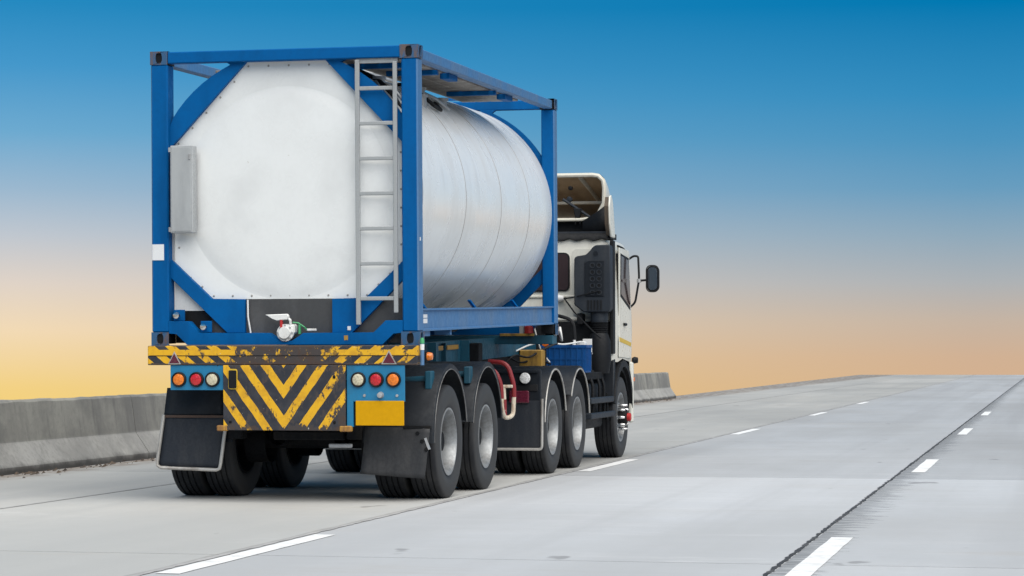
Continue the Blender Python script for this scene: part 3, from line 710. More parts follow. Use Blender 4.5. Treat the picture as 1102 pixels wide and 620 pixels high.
# mudguards: arched shells over the double wheels
def guard(parent, xa, xb, yc, zc, r, a0, a1, mat, trim=None, trim_r=.011, loc=None, side=1, skirt=.05):
    b = MB(); n = 22; pts = arc(yc, zc, r, a0, a1, n); pin = arc(yc, zc, r-.012, a0, a1, n)
    lip = arc(yc, zc, r-skirt, a0, a1, n)
    xo = xb if side > 0 else xa
    rows = []
    for (y, z), (y2, z2), (y3, z3) in zip(pts, pin, lip):
        e = .012*side; xi = xa if side > 0 else xb
        rows.append([(xi, y, z), (xo-e, y, z), (xo, (y+y2)/2, (z+z2)/2), (xo, y3, z3), (xo-e, y3, z3), (xo-e, y2, z2), (xi, y2, z2), (xi, y, z)])
    b.grid(rows)
    bmesh.ops.remove_doubles(b.bm, verts=b.bm.verts, dist=1e-5)
    o = b.build('mudguard', mat, parent, loc=loc)
    if trim:
        MB().tube([(xo + .002*side, y, z) for y, z in lip], trim_r, 6).build('edge_trim', trim, o, loc=(0, 0, 0))
    return o
for s in (1, -1):
    xa, xb = sorted((XC + s*.60, XC + s*1.235))
    z1, z2 = wz(AX[0], .55), wz(AX[1], .56)
    g1 = guard(tr, xa, xb, AX[0]-.01, z1, .655, 182, 10, 'guard', 'guard_edge', .005, side=s)
    g2 = guard(tr, xa, xb, AX[1]-.01, z2, .66, 170, 8, 'guard', 'guard_edge', .005, side=s)
    for gg, y in ((g1, .45), (g2, 1.9)):
        MB().tube([(s*.55, y+.12, z1+.5), (XC+s*1.16, y+.12, z1+.53)], .03, 10).build('stay', 'teal', gg, loc=(0, 0, 0))
        MB().box(*sorted((XC+s*1.12, XC+s*1.18)), y+.02, y+.14, z1+.44, z1+.60, .008).build('stay_bracket', 'teal', gg, loc=(0, 0, 0))
# rear faces of the guards and hanging flaps
def sheet(name, pts, mat, parent, thick=.014, bulge=.03, nu=10, nv=10):
    a, b_, c, d = [Vector(p) for p in pts]; P = []   # corners: top-left, top-right, bottom-right, bottom-left
    for j in range(nv+1):
        v = j/nv; row = []
        for i in range(nu+1):
            u = i/nu; p = (a*(1-u)+b_*u)*(1-v) + (d*(1-u)+c*u)*v
            p.y += -bulge*math.sin(math.pi*v)*(.6+.4*math.cos(3*u+1)) + .008*math.sin(5*u+3*v); row.append(p)
        P.append(row)
    b = MB(); b.grid(P); return solidify(b.build(name, mat, parent), thick)
yr = AX[0]-.665
zt = wz(.3, 1.0)
sheet('guard_back', [(-1.185, yr, wz(.3, .99)), (-.64, yr, wz(.3, .99)), (-.632, yr-.03, wz(.3, .74)), (-1.205, yr-.03, wz(.3, .74))], 'guard', tr, bulge=.01)
fl = sheet('mud_flap', [(-1.20, yr-.045, wz(.3, .752)), (-.625, yr-.045, wz(.3, .742)), (-.665, yr-.075, wz(.3, .28)), (-1.25, yr-.075, wz(.3, .30))], 'flap', tr, bulge=.0)
MB().tube([(-1.20, yr-.055, wz(.3, .752)), (-1.252, yr-.085, wz(.3, .34)), (-1.25, yr-.085, wz(.3, .305)), (-1.22, yr-.085, wz(.3, .285)), (-.70, yr-.085, wz(.3, .268)), (-.67, yr-.085, wz(.3, .28)), (-.66, yr-.085, wz(.3, .32)), (-.618, yr-.055, wz(.3, .68))], .016, 8).build('frame', 'trim', fl, loc=(0, 0, 0))
MB().box(-1.20, -.625, yr-.062, yr-.05, wz(.3, .728), wz(.3, .750)).build('clamp_bar', 'foot_dark', fl, loc=(0, 0, 0))
sheet('mud_flap', [(.655, yr-.02, wz(.3, .655)), (1.24, yr-.02, wz(.3, .645)), (1.19, yr-.05, wz(.3, .205)), (.615, yr-.05, wz(.3, .245))], 'flap_dusty', tr, bulge=.0)
MB().box(1.0, 1.245, yr-.035, yr-.0, wz(.3, .635), wz(.3, .665), .004).build('flap_clamp', 'under', tr)
for k in range(3): MB().lathe([(0, -.02), (.018, -.02), (.018, 0)], 'y', (1.13+.04*k, yr-.03, wz(.3, .60-.07*k)), 8).build('bolt', 'under', tr)
MB().bar((1.20, yr-.04, wz(.3, .56)), (1.235, yr-.04, wz(.3, .46)), .02, .02).build('flap_chain', 'galv', tr)
# bent red and white tube guard ahead of the trailer wheels
def arcpts(pts, r=.08, n=5):
    pts = [Vector(p) for p in pts]; res = [pts[0]]
    for i in range(1, len(pts)-1):
        a, p, c = pts[i-1], pts[i], pts[i+1]; u = (a-p).normalized(); v = (c-p).normalized(); q = min(r, (a-p).length*.45, (c-p).length*.45)
        for k in range(n+1):
            t = k/n; res.append((p+u*q)*(1-t)**2 + p*2*t*(1-t) + (p+v*q)*t*t)
    return res + [pts[-1]]
yg = 3.42
Zg = lambda z: wz(yg, z)
t1 = MB().tube(arcpts([(1.0, yg+.16, Zg(1.215)), (1.20, yg+.12, Zg(1.20)), (1.265, yg+.12, Zg(.98)), (1.265, yg+.12, Zg(.86))], .12), .024, 10).build('tube_guard', 'red_tube', tr)
MB().tube(arcpts([(.98, yg-.1, Zg(1.16)), (1.12, yg-.1, Zg(1.14)), (1.185, yg-.1, Zg(1.0)), (1.19, yg-.1, Zg(.85))], .1), .022, 10).build('tube_guard', 'red_tube', tr)
MB().tube(arcpts([(1.19, yg-.1, Zg(.85)), (1.19, yg-.1, Zg(.74)), (1.20, yg, Zg(.65)), (1.26, yg+.1, Zg(.67)), (1.265, yg+.12, Zg(.86))], .06), .022, 10).build('tube_end', 'worn_white', t1, loc=(0, 0, 0))
MB().box(.5, 1.03, yg-.12, yg+.18, Zg(1.13), Zg(1.21), .01).build('guard_bracket', 'under', t1, loc=(0, 0, 0))
MB().box(1.16, 1.28, yg-.02, yg+.01, Zg(.955), Zg(.985), .005).build('cross_bar', 'worn_white', t1, loc=(0, 0, 0))
MB().tube([(1.19, yg, Zg(.96)), (1.195, yg, Zg(.84))], .018, 8).build('upright', 'worn_white', t1, loc=(0, 0, 0)); MB().tube([(1.195, yg, Zg(.84)), (1.20, yg, Zg(.66))], .02, 8).build('upright', 'red_tube', t1, loc=(0, 0, 0))
for x in (-.25, .22):                                 # air tanks slung between the beams
    MB().lathe([(0, 3.3), (.10, 3.32), (.15, 3.38), (.15, 5.3), (.10, 5.36), (0, 5.38)], 'y', (x, 0, wz(4.3, .93)), 20).build('air_tank', 'under', tr)
for s in (-1, 1):                                     # retracted landing legs
    MB().box(*sorted((s*.60, s*.74)), 4.25, 4.42, wz(4.3, .45), -.06, .01).build('landing_leg', 'under', tr)
MB().bar((-.7, 4.33, wz(4.3, .62)), (.7, 4.33, wz(4.3, .62)), .05, .05).build('landing_brace', 'under', tr)

# ------------------------------------------------------------------ tractor unit
tk = tag(empty('tractor_truck', (0, 7.6, 0)), 'dirty white cab-over tractor truck with roof deflector pulling the tank trailer', 'truck')
tk['off'] = (0, -7.6, 0)
TO = Vector(tk['off'])
for s in (-1, 1):
    MB().box(*sorted((s*.36, s*.46)), 4.95, 11.0, .74, 1.0, .008).build('chassis_rail', 'under', tk)
for y in (5.0, 6.4, 8.2, 9.4): MB().box(-.37, .37, y-.06, y+.06, .78, .98).build('cross_member', 'under', tk)
fw = MB().lathe([(.0, 1.17), (.46, 1.17), (.47, 1.15), (.44, 1.10), (0, 1.10)], 'z', (0, 6.5, 0), 32).build('fifth_wheel', 'under', tk)
MB().box(-.5, .5, 6.2, 6.8, .99, 1.11).build('pedestal', 'under', fw, loc=(0, 0, 0))
TX = (5.70, 7.10)
for y in TX:
    MB().lathe([(.09, -.95), (.09, .95)], 'x', (0, y, .505), 16).build('axle', 'under', tk)
    MB().lathe([(.0, -.2), (.16, -.16), (.21, 0), (.16, .16), (0, .2)], 'y', (0, y, .52), 20).build('differential', 'under', tk)
    for s in (-1, 1):
        for k, (xx, hub) in enumerate(((1.095, True), (.775, False))):
            w = wheel(tk, Vector((s*xx, y, .505)) + TO, s if k == 0 else -s, hub)
        MB().box(*sorted((s*.36, s*.48)), y-.55, y+.55, .60, .70, .02).build('leaf_spring', 'under', tk)
for s in (1, -1):
    xa, xb = sorted((s*.60, s*1.255))
    guard(tk, xa, xb, TX[0]-.01, .55, .615, 178, 12, 'guard', 'trim', .010, side=s, skirt=.035)
    guard(tk, xa, xb, TX[1]-.01, .55, .615, 152, 6, 'guard', 'trim', .010, side=s, skirt=.035)
    xl, xr = (.60, 1.25) if s > 0 else (-1.25, -.60)
    bk = MB().box(xl, xr-.02, 5.02, 5.08, .72, 1.13, .01).build('guard_back', 'guard', tk)
    fl = MB().box(xl, xr, 5.0, 5.02, .285, .80, .004).build('mud_flap', 'flap', tk)
    MB().tube(arcpts([(xl-.0, 4.99, .285), (xr, 4.99, .285), (xr+.004, 4.99, .82)] if s > 0 else [(xr, 4.99, .285), (xl, 4.99, .285), (xl, 4.99, .82)], .04), .015, 8).build('frame', 'trim', fl, loc=(0, 0, 0))
    rl = MB().box(*sorted((s*.90, s*1.115)), 4.955, 4.999, .775, .905, .01).build('tail_lamp', 'lens_dark_red', tk)
    MB().box(*sorted((s*.88, s*1.20)), 5.0, 5.03, .90, .97, .006).build('lamp_bracket', 'black', tk)
    wl = MB().lathe([(.045, .06), (.062, .0), (.064, -.02), (.055, -.03)], 'y', (s*1.075, 4.98, 1.038), 24).build('work_lamp', 'black', tk)
    MB().lathe([(.058, -.028), (.052, -.036), (.02, -.042), (0, -.043)], 'y', (s*1.075, 4.98, 1.038), 24).build('lens', 'lamp_lens', wl, loc=(0, 0, 0))
    MB().box(xl+.02, xr-.05, 4.98, 5.05, 1.095, 1.118).build('guard_top', 'guard', tk)
MB().box(-.6, .6, 4.93, 4.99, .70, .95, .01).build('rear_crossmember', 'under', tk)
# steer wheels
b = MB(); b.lathe([(.30, .11), (.31, .118), (.31, .124), (.29, .126), (.275, .10), (.262, .05), (.24, .045), (.20, .07), (.175, .10), (.13, .105), (.115, .10)], 'x', seg=40)
SRIM = b.mesh('wheel', 'rim'); b = MB(); b.lathe([(.12, .08), (.115, .16), (.09, .20), (.05, .21), (.05, .23), (0, .235)], 'x', seg=24); SHUB = b.mesh('hub', 'under')
b = MB()
for k in range(10):
    t = math.tau*k/10; b.lathe([(.02, .10), (.02, .17), (.012, .20), (0, .205)], 'x', (0, .155*math.cos(t), .155*math.sin(t)), 10)
SNUT = b.mesh('wheel_nuts', 'chrome')
SCAP = MB().lathe([(.052, .20), (.052, .245), (.04, .255), (0, .258)], 'x', seg=18).mesh('hub_cap', 'red')
b = MB(); holes(b, .235, .026, 8, .03, .062); SHOLE = b.mesh('hand_holes', 'black')
MB().lathe([(.06, -.9), (.06, .9)], 'x', (0, 10.0, .49), 14).build('axle', 'under', tk)
for s in (-1, 1):
    w = put('wheel', SRIM, tk, Vector((s*1.09, 10.02, .505)) + TO, (0, 0, 0 if s > 0 else math.pi))
    put('tyre', TYRE, w); put('hub', SHUB, w); put('wheel_nuts', SNUT, w); put('hub_cap', SCAP, w); put('hand_holes', SHOLE, w)
    xa, xb = sorted((s*.80, s*1.22))
    guard(tk, xa, xb, 10.02, .52, .62, 178, 30, 'black', side=s)
    MB().prism([(9.34, .72), (9.40, 1.22), (9.50, 1.24), (9.46, .74)], 'x', *sorted((s*.85, s*1.24)), b=.01).build('mud_shield', 'guard', tk)
    # side equipment between the axles: tank box, step bars, bent pipes
    tb = MB().box(*sorted((s*.52, s*1.12)), 7.85, 9.28, .40, .95, .05, 2).build('side_box', 'black', tk)
    for z in (.745, .565): MB().box(*sorted((s*1.17, s*1.25)), 7.85, 9.45, z-.035, z+.035, .01).build('step_bar', 'intake', tk)
    for y in (7.9, 9.3): MB().box(*sorted((s*1.10, s*1.18)), y-.03, y+.03, .5, .82).build('step_bracket', 'black', tk)
    for y in (7.95, 8.4, 8.85, 9.15):
        MB().tube(arcpts([(s*.5, y, 1.10), (s*1.08, y, 1.09), (s*1.16, y, .95), (s*1.16, y, .55)], .12), .02, 8).build('bent_pipe', 'black', tk)
    MB().box(*sorted((s*.5, s*1.14)), 7.75, 9.3, .99, 1.08, .01).build('catwalk', 'under', tk)
# ---- cab: lofted shell
def cab_section(y, hw, z0, z1, r=.12):
    pts = [(hw, z0), (hw, (z0+1.5)/2+.1), (hw+.012, 1.62), (hw, 1.9)]
    hw2 = hw-.045
    pts += [(hw-.012, 2.1), (hw2, z1-.25)] + [(hw2-r+r*math.cos(R_(a)), z1-r+r*math.sin(R_(a))) for a in (10, 30, 50, 70, 90)] + [(hw*.5, z1+.02), (0, z1+.025)]
    full = pts + [(-x, z) for x, z in pts[-2::-1]]
    return [(x, y, z) for x, z in full]
secs = [cab_section(9.40, 1.195, 1.20, 2.69), cab_section(9.42, 1.222, 1.20, 2.725), cab_section(9.50, 1.235, 1.20, 2.74), cab_section(9.70, 1.235, 1.20, 2.745), cab_section(10.0, 1.24, 1.24, 2.745),
        cab_section(10.55, 1.235, 1.20, 2.73), cab_section(10.80, 1.215, .60, 2.71), cab_section(11.0, 1.165, .50, 2.66), cab_section(11.15, 1.06, .48, 2.55), cab_section(11.22, .9, .48, 2.35)]
b = MB(); V = [[b.bm.verts.new(p) for p in s_] for s_ in secs]
for i in range(len(V)-1):
    for j in range(len(V[0])-1): b.bm.faces.new((V[i][j], V[i+1][j], V[i+1][j+1], V[i][j+1]))
b.bm.faces.new(V[0]); b.bm.faces.new(V[-1][::-1])
cab = b.build('cab', 'cab_white', tk, sharp=32)
MB().box(1.205, 1.252, 9.30, 9.44, 1.30, 2.70, .01).build('corner_gap_shade', 'black', tk); MB().box(-1.252, -1.205, 9.30, 9.44, 1.30, 2.70, .01).build('corner_gap_shade', 'black', tk)  # black strips added as the dark shadow line of the gap beside the intake
MB().box(-1.18, 1.18, 9.45, 10.6, 1.10, 1.205).build('cab_floor', 'black', tk)
# rear wall: pressed panel, window, gutter
for x0, x1, z0, z1 in ((-.40, .40, 2.09, 2.54), (.44, .668, 2.095, 2.54), (-.668, -.44, 2.095, 2.54)):
    f = MB().prism(rrect(x0-.018, x1+.018, z0-.018, z1+.018, .07), 'y', 9.38, 9.405).build('rear_window', 'black', cab, loc=(0, 0, 0))
    MB().prism(rrect(x0, x1, z0, z1, .055), 'y', 9.372, 9.38).build('pane', 'dark_glass', f, loc=(0, 0, 0))
for s in (-1, 1):
    MB().prism(rrect(*sorted((s*.72, s*1.17)), 1.78, 2.60, .05), 'y', 9.384, 9.402).build('rear_panel', 'cab_white', cab, loc=(0, 0, 0))
MB().box(-1.19, 1.19, 9.375, 9.402, 1.995, 2.03, .01).build('rear_ridge', 'cab_white', cab, loc=(0, 0, 0))
MB().box(-1.19, 1.19, 9.378, 9.402, 1.71, 1.75, .01).build('rear_ridge', 'cab_white', cab, loc=(0, 0, 0))
b = MB(); rows = []
for i in range(61):
    x = -1.21 + 2.42*i/60; rows.append([(x, 9.365, 2.795), (x, 9.355, 2.722+.012*math.sin(x*30)), (x, 9.40, 2.715+.012*math.sin(x*30))])
b.grid(rows); solidify(b.build('roof_gutter', 'black', cab, loc=(0, 0, 0)), .012)
MB().box(-1.15, 1.15, 9.37, 9.39, 2.79, 2.815, .004).build('roof_rail', 'intake', cab, loc=(0, 0, 0))
MB().box(-1.15, 1.15, 9.45, 10.1, 2.74, 2.81).build('roof_tray', 'black', cab, loc=(0, 0, 0))
for s in (-1, 1):
    X = lambda a, c: sorted((s*a, s*c))
    d = MB().prism([(9.72, 1.26), (10.58, 1.24), (10.60, 1.9), (10.45, 2.62), (9.74, 2.63)], 'x', *X(1.236, 1.250), b=.006).build('door', 'cab_white', cab, loc=(0, 0, 0))
    MB().prism([(9.80, 2.02), (10.52, 1.86), (10.54, 1.95), (10.42, 2.52), (9.82, 2.56)], 'x', *X(1.19, 1.253)).build('window_frame', 'black', d)
    MB().prism([(9.83, 2.05), (10.49, 1.90), (10.50, 1.96), (10.39, 2.49), (9.85, 2.53)], 'x', *X(1.2, 1.256)).build('window', 'dark_glass', d)
    MB().box(*X(1.25, 1.275), 10.0, 10.18, 1.655, 1.69, .008).build('handle', 'black', d)
    MB().prism([(9.73, 1.455), (10.58, 1.395), (10.58, 1.445), (9.73, 1.51)], 'x', *X(1.25, 1.2535)).build('stripe', 'stripe_yellow', d)
    MB().box(*X(1.236, 1.2405), 9.70, 9.712, 1.25, 2.63).build('door_gap', 'black', cab, loc=(0, 0, 0))
    MB().box(*X(1.20, 1.265), 10.62, 10.72, .42, 1.2, .02).build('front_corner', 'cab_white', cab, loc=(0, 0, 0))
    MB().prism(arc(10.02, .52, .70, 165, 8, 14) + arc(10.02, .52, .62, 8, 165, 14), 'x', *X(1.20, 1.262)).build('arch_trim', 'black', cab, loc=(0, 0, 0))
    MB().lathe([(0, .05), (.035, .045), (.045, .0), (.03, -.03)], 'x', (s*1.27 if s > 0 else s*1.31, 10.72, 1.22), 12).build('indicator', 'black', cab, loc=(0, 0, 0))
    MB().box(*X(1.23, 1.27), 10.70, 10.76, .95, 1.0).build('side_marker', 'orange', cab, loc=(0, 0, 0))
    MB().tube(arcpts([(s*1.20, 9.9, 2.66), (s*1.22, 10.2, 2.64), (s*1.21, 10.5, 2.60)], .1), .012, 6).build('rain_gutter', 'black', cab, loc=(0, 0, 0))
    # mirror on its bracket
    ym = 10.62
    mr = MB().tube(arcpts([(s*1.22, ym, 2.52), (s*1.28, ym, 2.56), (s*1.34, ym, 2.555), (s*1.352, ym, 2.26), (s*1.30, ym, 1.96), (s*1.235, ym, 1.90)], .05), .014, 8).build('mirror_arm', 'black', cab, loc=(0, 0, 0))
    MB().tube([(s*1.35, ym, 2.24), (s*1.47, ym, 2.25)], .014, 8).build('mirror_stub', 'black', mr)
    MB().lathe([(0, -.03), (.03, -.02), (.03, .02), (0, .03)], 'z', (s*1.35, ym, 2.24), 12).build('clamp', 'galv', mr)
    mh = MB().prism(rrect(s*1.53-.078, s*1.53+.078, 2.10, 2.43, .06), 'y', ym-.03, ym+.07, .02).build('mirror_head', 'black', mr)
    MB().prism(rrect(s*1.53-.062, s*1.53+.062, 2.12, 2.41, .05), 'y', ym-.034, ym-.0295).build('mirror_glass', 'mirror', mh)
    MB().tube([(x, ym-.036, z) for x, z in rrect(s*1.53-.080, s*1.53+.080, 2.095, 2.435, .06)], .007, 6, True).build('mirror_rim', 'black', mh)
# windscreen, grille and bumper on the front that this view does not show
MB().prism([(-1.0, 1.75), (1.0, 1.75), (.95, 2.40), (-.95, 2.40)], 'y', 11.19, 11.232).build('windscreen', 'dark_glass', cab, loc=(0, 0, 0))
MB().box(-1.12, 1.12, 11.0, 11.3, .42, .80, .04).build('bumper', 'cab_white', cab, loc=(0, 0, 0))
# ---- air intake on the right rear corner
ai = MB().prism([(.83, 1.89), (.83, 2.46), (.855, 2.49), (.985, 2.495), (1.06, 2.60), (1.10, 2.625), (1.265, 2.63), (1.28, 2.61), (1.28, 1.84), (1.25, 1.80), (.95, 1.80)], 'y', 8.80, 9.09, .018).build('air_intake', 'intake', tk)
ai.location = Vector((-.034, .305, .01)) + TO
MB().prism([(.965, 1.995), (.965, 2.41), (1.02, 2.435), (1.205, 2.435), (1.205, 1.995)], 'y', 8.785, 8.80, .005).build('grille_plate', 'guard', ai, loc=(0, 0, 0))
for r in range(5):
    for c_ in range(2):
        x, z = 1.062 + .083*c_, 2.375 - .083*r
        MB().lathe([(.026, 0), (.034, -.004), (.034, -.012), (.024, -.012), (.022, .004)], 'y', (x, 8.786, z), 14).build('vent_ring', 'intake', ai, loc=(0, 0, 0))
        MB().lathe([(0, -.001), (.022, -.001)], 'y', (x, 8.784, z), 12).build('vent_hole', 'black', ai, loc=(0, 0, 0))
for k in range(5): MB().box(1.0+.04*k, 1.015+.04*k, 8.785, 8.80, 1.83, 1.95).build('vent_slat', 'black', ai, loc=(0, 0, 0))
MB().lathe([(.03, 0), (.03, -.006), (0, -.006)], 'y', (1.10, 8.80, 2.52), 14).build('badge', 'guard', ai, loc=(0, 0, 0))
dk = [(.10, 1.81), (.10, 1.70)]
for k in range(7): dk += [(.112, 1.695-k*.022), (.097, 1.684-k*.022)]
dk += [(.11, 1.53), (.14, 1.44), (.145, 1.22), (.12, 1.05)]
MB().lathe(dk, 'z', (1.12, 8.94, 0), 24).build('intake_duct', 'black', ai, loc=(0, 0, 0))
MB().lathe([(.108, 1.80), (.108, 1.68)], 'z', (1.12, 8.94, 0), 24).build('duct_collar', 'intake', ai, loc=(0, 0, 0))
MB().box(-1.2, 1.2, 9.385, 9.43, 1.0, 1.70).build('engine_cover', 'black', tk)
MB().prism([(1.02, 1.48), (1.13, 1.48), (1.13, 1.32), (1.06, 1.30), (1.02, 1.36)], 'y', 8.50, 8.52).build('spray_plate', 'white_part', tk); MB().box(1.03, 1.12, 8.52, 8.56, 1.05, 1.34).build('spray_plate_stay', 'black', tk)
# pipes and lines on the rear wall
MB().tube([(.57, 9.36, 2.0), (.66, 9.3, 1.985), (.86, 9.08, 2.01), (1.11, 9.07, 2.07)], .008, 6).build('air_line', 'black', tk)
MB().tube([(.64, 9.3, 1.98), (.80, 9.1, 1.81), (1.05, 9.03, 1.57), (1.15, 9.0, 1.49)], .010, 6).build('air_line', 'black', tk)
MB().tube(arcpts([(.45, 9.1, 1.78), (.62, 9.0, 1.77), (.82, 8.95, 1.71), (.84, 8.95, 1.42)], .1), .022, 8).build('air_line', 'black', tk)
MB().lathe([(.04, -.04), (.045, 0), (.03, .05), (0, .06)], 'x', (.57, 9.34, 1.99), 12).build('valve', 'white_part', tk)
MB().box(.81, .88, 9.2, 9.4, 1.66, 1.80, .01).build('bracket', 'black', tk)
MB().tube([(.9, 8.8, 1.44), (.98, 8.7, 1.35), (1.1, 8.7, 1.30)], .012, 6).build('air_line', 'galv', tk)
def line(pts, r, m):
    pts = [Vector(p) for p in pts]; q = []
    for i in range(len(pts)-1):
        for k in range(6):
            t = k/6; a = pts[max(i-1, 0)]; b_ = pts[i]; c = pts[i+1]; d = pts[min(i+2, len(pts)-1)]
            q.append(.5*((2*b_) + (c-a)*t + (2*a-5*b_+4*c-d)*t*t + (3*b_-a-3*c+d)*t**3))
    MB().tube(q + [pts[-1]], r, 6).build('air_line', m, tk)
line([(.55, 6.9, 1.33), (.62, 7.3, 1.40), (.78, 7.5, 1.44), (.95, 7.6, 1.41), (1.1, 7.9, 1.44)], .010, 'white_part')
line([(.70, 7.2, 1.60), (.72, 7.3, 1.45), (.76, 7.35, 1.32), (.84, 7.4, 1.20)], .010, 'white_part')
line([(.5, 6.6, 1.20), (.58, 6.7, 1.28), (.70, 6.9, 1.26), (.80, 7.1, 1.34), (.95, 7.3, 1.42)], .012, 'black')
line([(.45, 6.7, 1.30), (.60, 6.9, 1.20), (.72, 7.2, 1.24), (.85, 7.4, 1.18)], .012, 'black')
line([(.60, 8.9, 1.62), (.66, 8.6, 1.48), (.72, 8.2, 1.62), (.74, 7.8, 1.50)], .016, 'red')
line([(.66, 8.9, 1.62), (.74, 8.6, 1.46), (.78, 8.2, 1.58), (.80, 7.8, 1.46)], .016, 'white_part')
ol = MB().lathe([(.0, -.05), (.035, -.04), (.042, 0), (.03, .04), (0, .05)], 'y', (.80, 7.35, 1.42), 14).build('beacon', 'orange', tk)
MB().tube([(.80, 7.36, 1.42), (.80, 7.36, 1.08)], .012, 6).build('beacon_stem', 'black', ol, loc=(0, 0, 0))
MB().box(.56, .83, 7.02, 7.20, 1.10, 1.345, .012).build('tool_box', 'yellow_part', tk)
MB().box(.35, .85, 6.95, 7.3, 1.0, 1.10).build('tool_box_tray', 'under', tk)
# ---- roof deflector: open-backed fibreglass shell with white rim
df = MB(); rows = []
nu, nv = 36, 12
def defl(u, v):
    """u across (-1..1), v from the rear rim (0) forward and down to the front edge (1)"""
    a = abs(u); sgn = 1 if u >= 0 else -1
    # rear outline: flat top with rounded corners and near-vertical sides
    if a < .74: x = a/.74*1.02; z = 3.525
    elif a < .88: t = (a-.74)/.14*math.pi/2; x = 1.02 + .135*math.sin(t); z = 3.39 + .135*math.cos(t)
    else: t = (a-.88)/.12; x = 1.155 - .012*t - .10*max(0, t-.55)/.45; z = 3.39 - .41*t
    zf = 2.99 + .02*(1-a); k = v**1.25
    y = 9.22 + 1.45*v - .35*v*a*a
    zz = z*(1-k) + min(z, zf)*k; xx = x*(1 - .12*v*v)
    return (sgn*xx, y, zz)
P = [[defl(-1+2*i/nu, j/nv) for i in range(nu+1)] for j in range(nv+1)]
df.grid(P); dfo = solidify(df.build('roof_deflector', 'fibreglass', tk), .02)
dfo.location = Vector((0, .28, .012)) + TO; dfo.scale = (.957, 1, 1)
outer = MB(); outer.grid([[Vector(p) + Vector((0, .012, .014)) + Vector(((p[0]/1.16)*.014, 0, 0)) for p in row] for row in P])
outer.build('deflector_skin', 'cab_white', dfo, loc=(0, 0, 0))
rim = [Vector(p) for p in P[0]]
MB().tube([p + Vector((0, -.01, -.012)) for p in rim], .028, 8).build('deflector_rim', 'deflector_rim', dfo, loc=(0, 0, 0))
b = MB(); b.tube([(-1.05, 9.22, 2.985), (-.85, 9.22, 2.96), (.85, 9.22, 2.96), (1.05, 9.22, 2.985)], .022, 8); b.build('deflector_rim', 'deflector_rim', dfo, loc=(0, 0, 0))
MB().grid([[(x, 9.25 + 1.2*t, 2.955+.04*t) for x in (-1.05, -.5, 0, .5, 1.05)] for t in (0, .5, 1)]).build('deflector_floor', 'fibreglass', dfo, loc=(0, 0, 0))
for x in (-.88, -.1, .82):
    MB().tube([(x, 9.30, 3.49), (x+.06, 9.7, 3.36), (x+.16, 10.15, 3.16)], .028, 8).build('stiffening_rib', 'deflector_rim', dfo, loc=(0, 0, 0))
MB().tube([(-1.05, 9.7, 3.20), (1.05, 9.7, 3.20)], .022, 8).build('stiffening_rib', 'deflector_rim', dfo, loc=(0, 0, 0))
MB().tube([(.60, 9.25, 3.22), (.95, 9.22, 3.0), (1.19, 9.18, 2.80)], .018, 8).build('stay', 'intake', dfo, loc=(0, 0, 0)); MB().tube([(-.60, 9.25, 3.22), (-.95, 9.22, 3.0), (-1.19, 9.18, 2.80)], .018, 8).build('stay', 'intake', dfo, loc=(0, 0, 0))
bx = MB().prism([(.745, 3.10), (.86, 3.10), (.83, 2.985), (.77, 2.985)], 'y', 9.20, 9.28, .008).build('clamp', 'black', dfo, loc=(0, 0, 0))
for x in (.77, .83): MB().tube([(x, 9.22, 2.99), (x, 9.22, 2.90)], .008, 6).build('bolt', 'black', bx)
MB().lathe([(0, -.05), (.035, -.04), (.035, .03), (0, .04)], 'y', (.68, 9.30, 3.22), 10).build('clamp', 'intake', dfo, loc=(0, 0, 0)); MB().lathe([(0, -.04), (.028, -.03), (.028, .03), (0, .04)], 'y', (.69, 9.30, 3.36), 10).build('clamp', 'black', dfo, loc=(0, 0, 0))
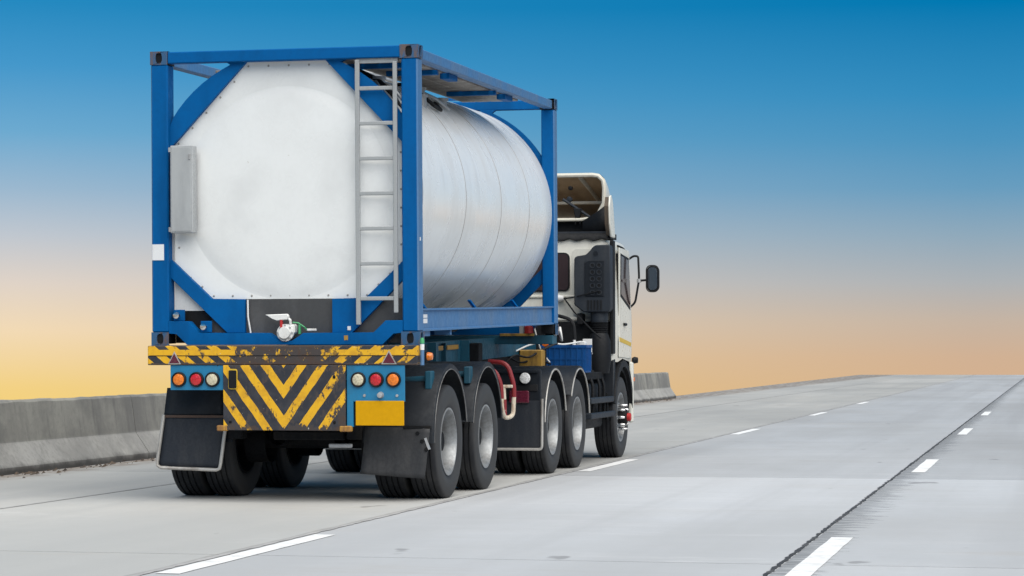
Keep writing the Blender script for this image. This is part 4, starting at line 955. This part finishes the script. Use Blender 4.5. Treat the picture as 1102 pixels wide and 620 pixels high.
for s in (-1, 1):                                     # side fairings standing on the roof edge
    sf = MB().prism([(9.30, 2.74), (9.20, 2.90), (9.17, 3.12), (9.22, 3.24), (9.30, 3.26), (9.40, 3.18), (9.48, 2.95), (9.56, 2.74)], 'x', *sorted((s*1.208, s*1.232)), b=.008).build('side_fairing', 'cab_white', tk)
    MB().prism([(9.30, 2.76), (9.19, 2.90), (9.16, 3.12), (9.22, 3.23), (9.38, 3.16), (9.5, 2.76)], 'x', *sorted((s*1.165, s*1.209))).build('lining', 'lining_brown', sf, loc=(0, 0, 0))
    b = MB(); b.grid([[(s*1.17, 9.42, 2.76), (s*1.17, 9.42, 3.17)], [(s*1.05, 9.43, 2.76), (s*1.05, 9.43, 3.08)], [(s*.84, 9.44, 2.76), (s*.84, 9.44, 2.95)]]); solidify(b.build('fairing_web', 'black', sf, loc=(0, 0, 0)), .01)
MB().box(-1.10, 1.10, 9.62, 9.66, 2.78, 2.99).build('deflector_base', 'black', tk)

# ------------------------------------------------------------------ blue crate with things in it, on the catwalk behind the cab
cr = tag(empty('plastic_crate', (.93, 7.95, 1.08)), 'blue plastic crate standing on the catwalk behind the white cab', 'crate')
x0, x1, y0, y1 = -.27, .26, -.17, .17
b = MB(); h = .32
b.box(x0, x1, y0, y1, 0, .012); b.box(x0, x1, y0, y0+.012, .012, h); b.box(x0, x1, y1-.012, y1, .012, h); b.box(x0, x0+.012, y0+.012, y1-.012, .012, h); b.box(x1-.012, x1, y0+.012, y1-.012, .012, h)
b.build('box', 'crate_blue', cr)
b = MB(); b.box(x0-.012, x1+.012, y0-.012, y0, h-.03, h+.004); b.box(x0-.012, x1+.012, y1, y1+.012, h-.03, h+.004); b.box(x0-.012, x0, y0, y1, h-.03, h+.004); b.box(x1, x1+.012, y0, y1, h-.03, h+.004); b.build('rim', 'crate_blue', cr)
for k in range(8):
    x = x0+.03+k*.067; MB().box(x-.006, x+.006, y0-.010, y0, .02, h-.03).build('rib', 'crate_blue', cr)
for k in range(5):
    y = y0+.03+k*.07; MB().box(x1, x1+.010, y-.006, y+.006, .02, h-.03).build('rib', 'crate_blue', cr)
MB().box(x0+.01, x1-.01, y0-.008, y0, .15, .165).build('rib', 'crate_blue', cr)
bt = MB().lathe([(0, 0), (.035, 0), (.037, .02), (.037, .29), (.018, .33), (.016, .37), (0, .37)], 'z', (1.02, 7.97, 1.093), 16).build('bottle', 'white_part'); tag(bt, 'white plastic bottle standing in the blue crate', 'bottle')
jg = MB().prism(rrect(1.06, 1.16, 1.093, 1.45, .03), 'y', 7.92, 8.04, .012).build('jug', 'white_part'); tag(jg, 'square white plastic jug standing in the blue crate', 'jug')
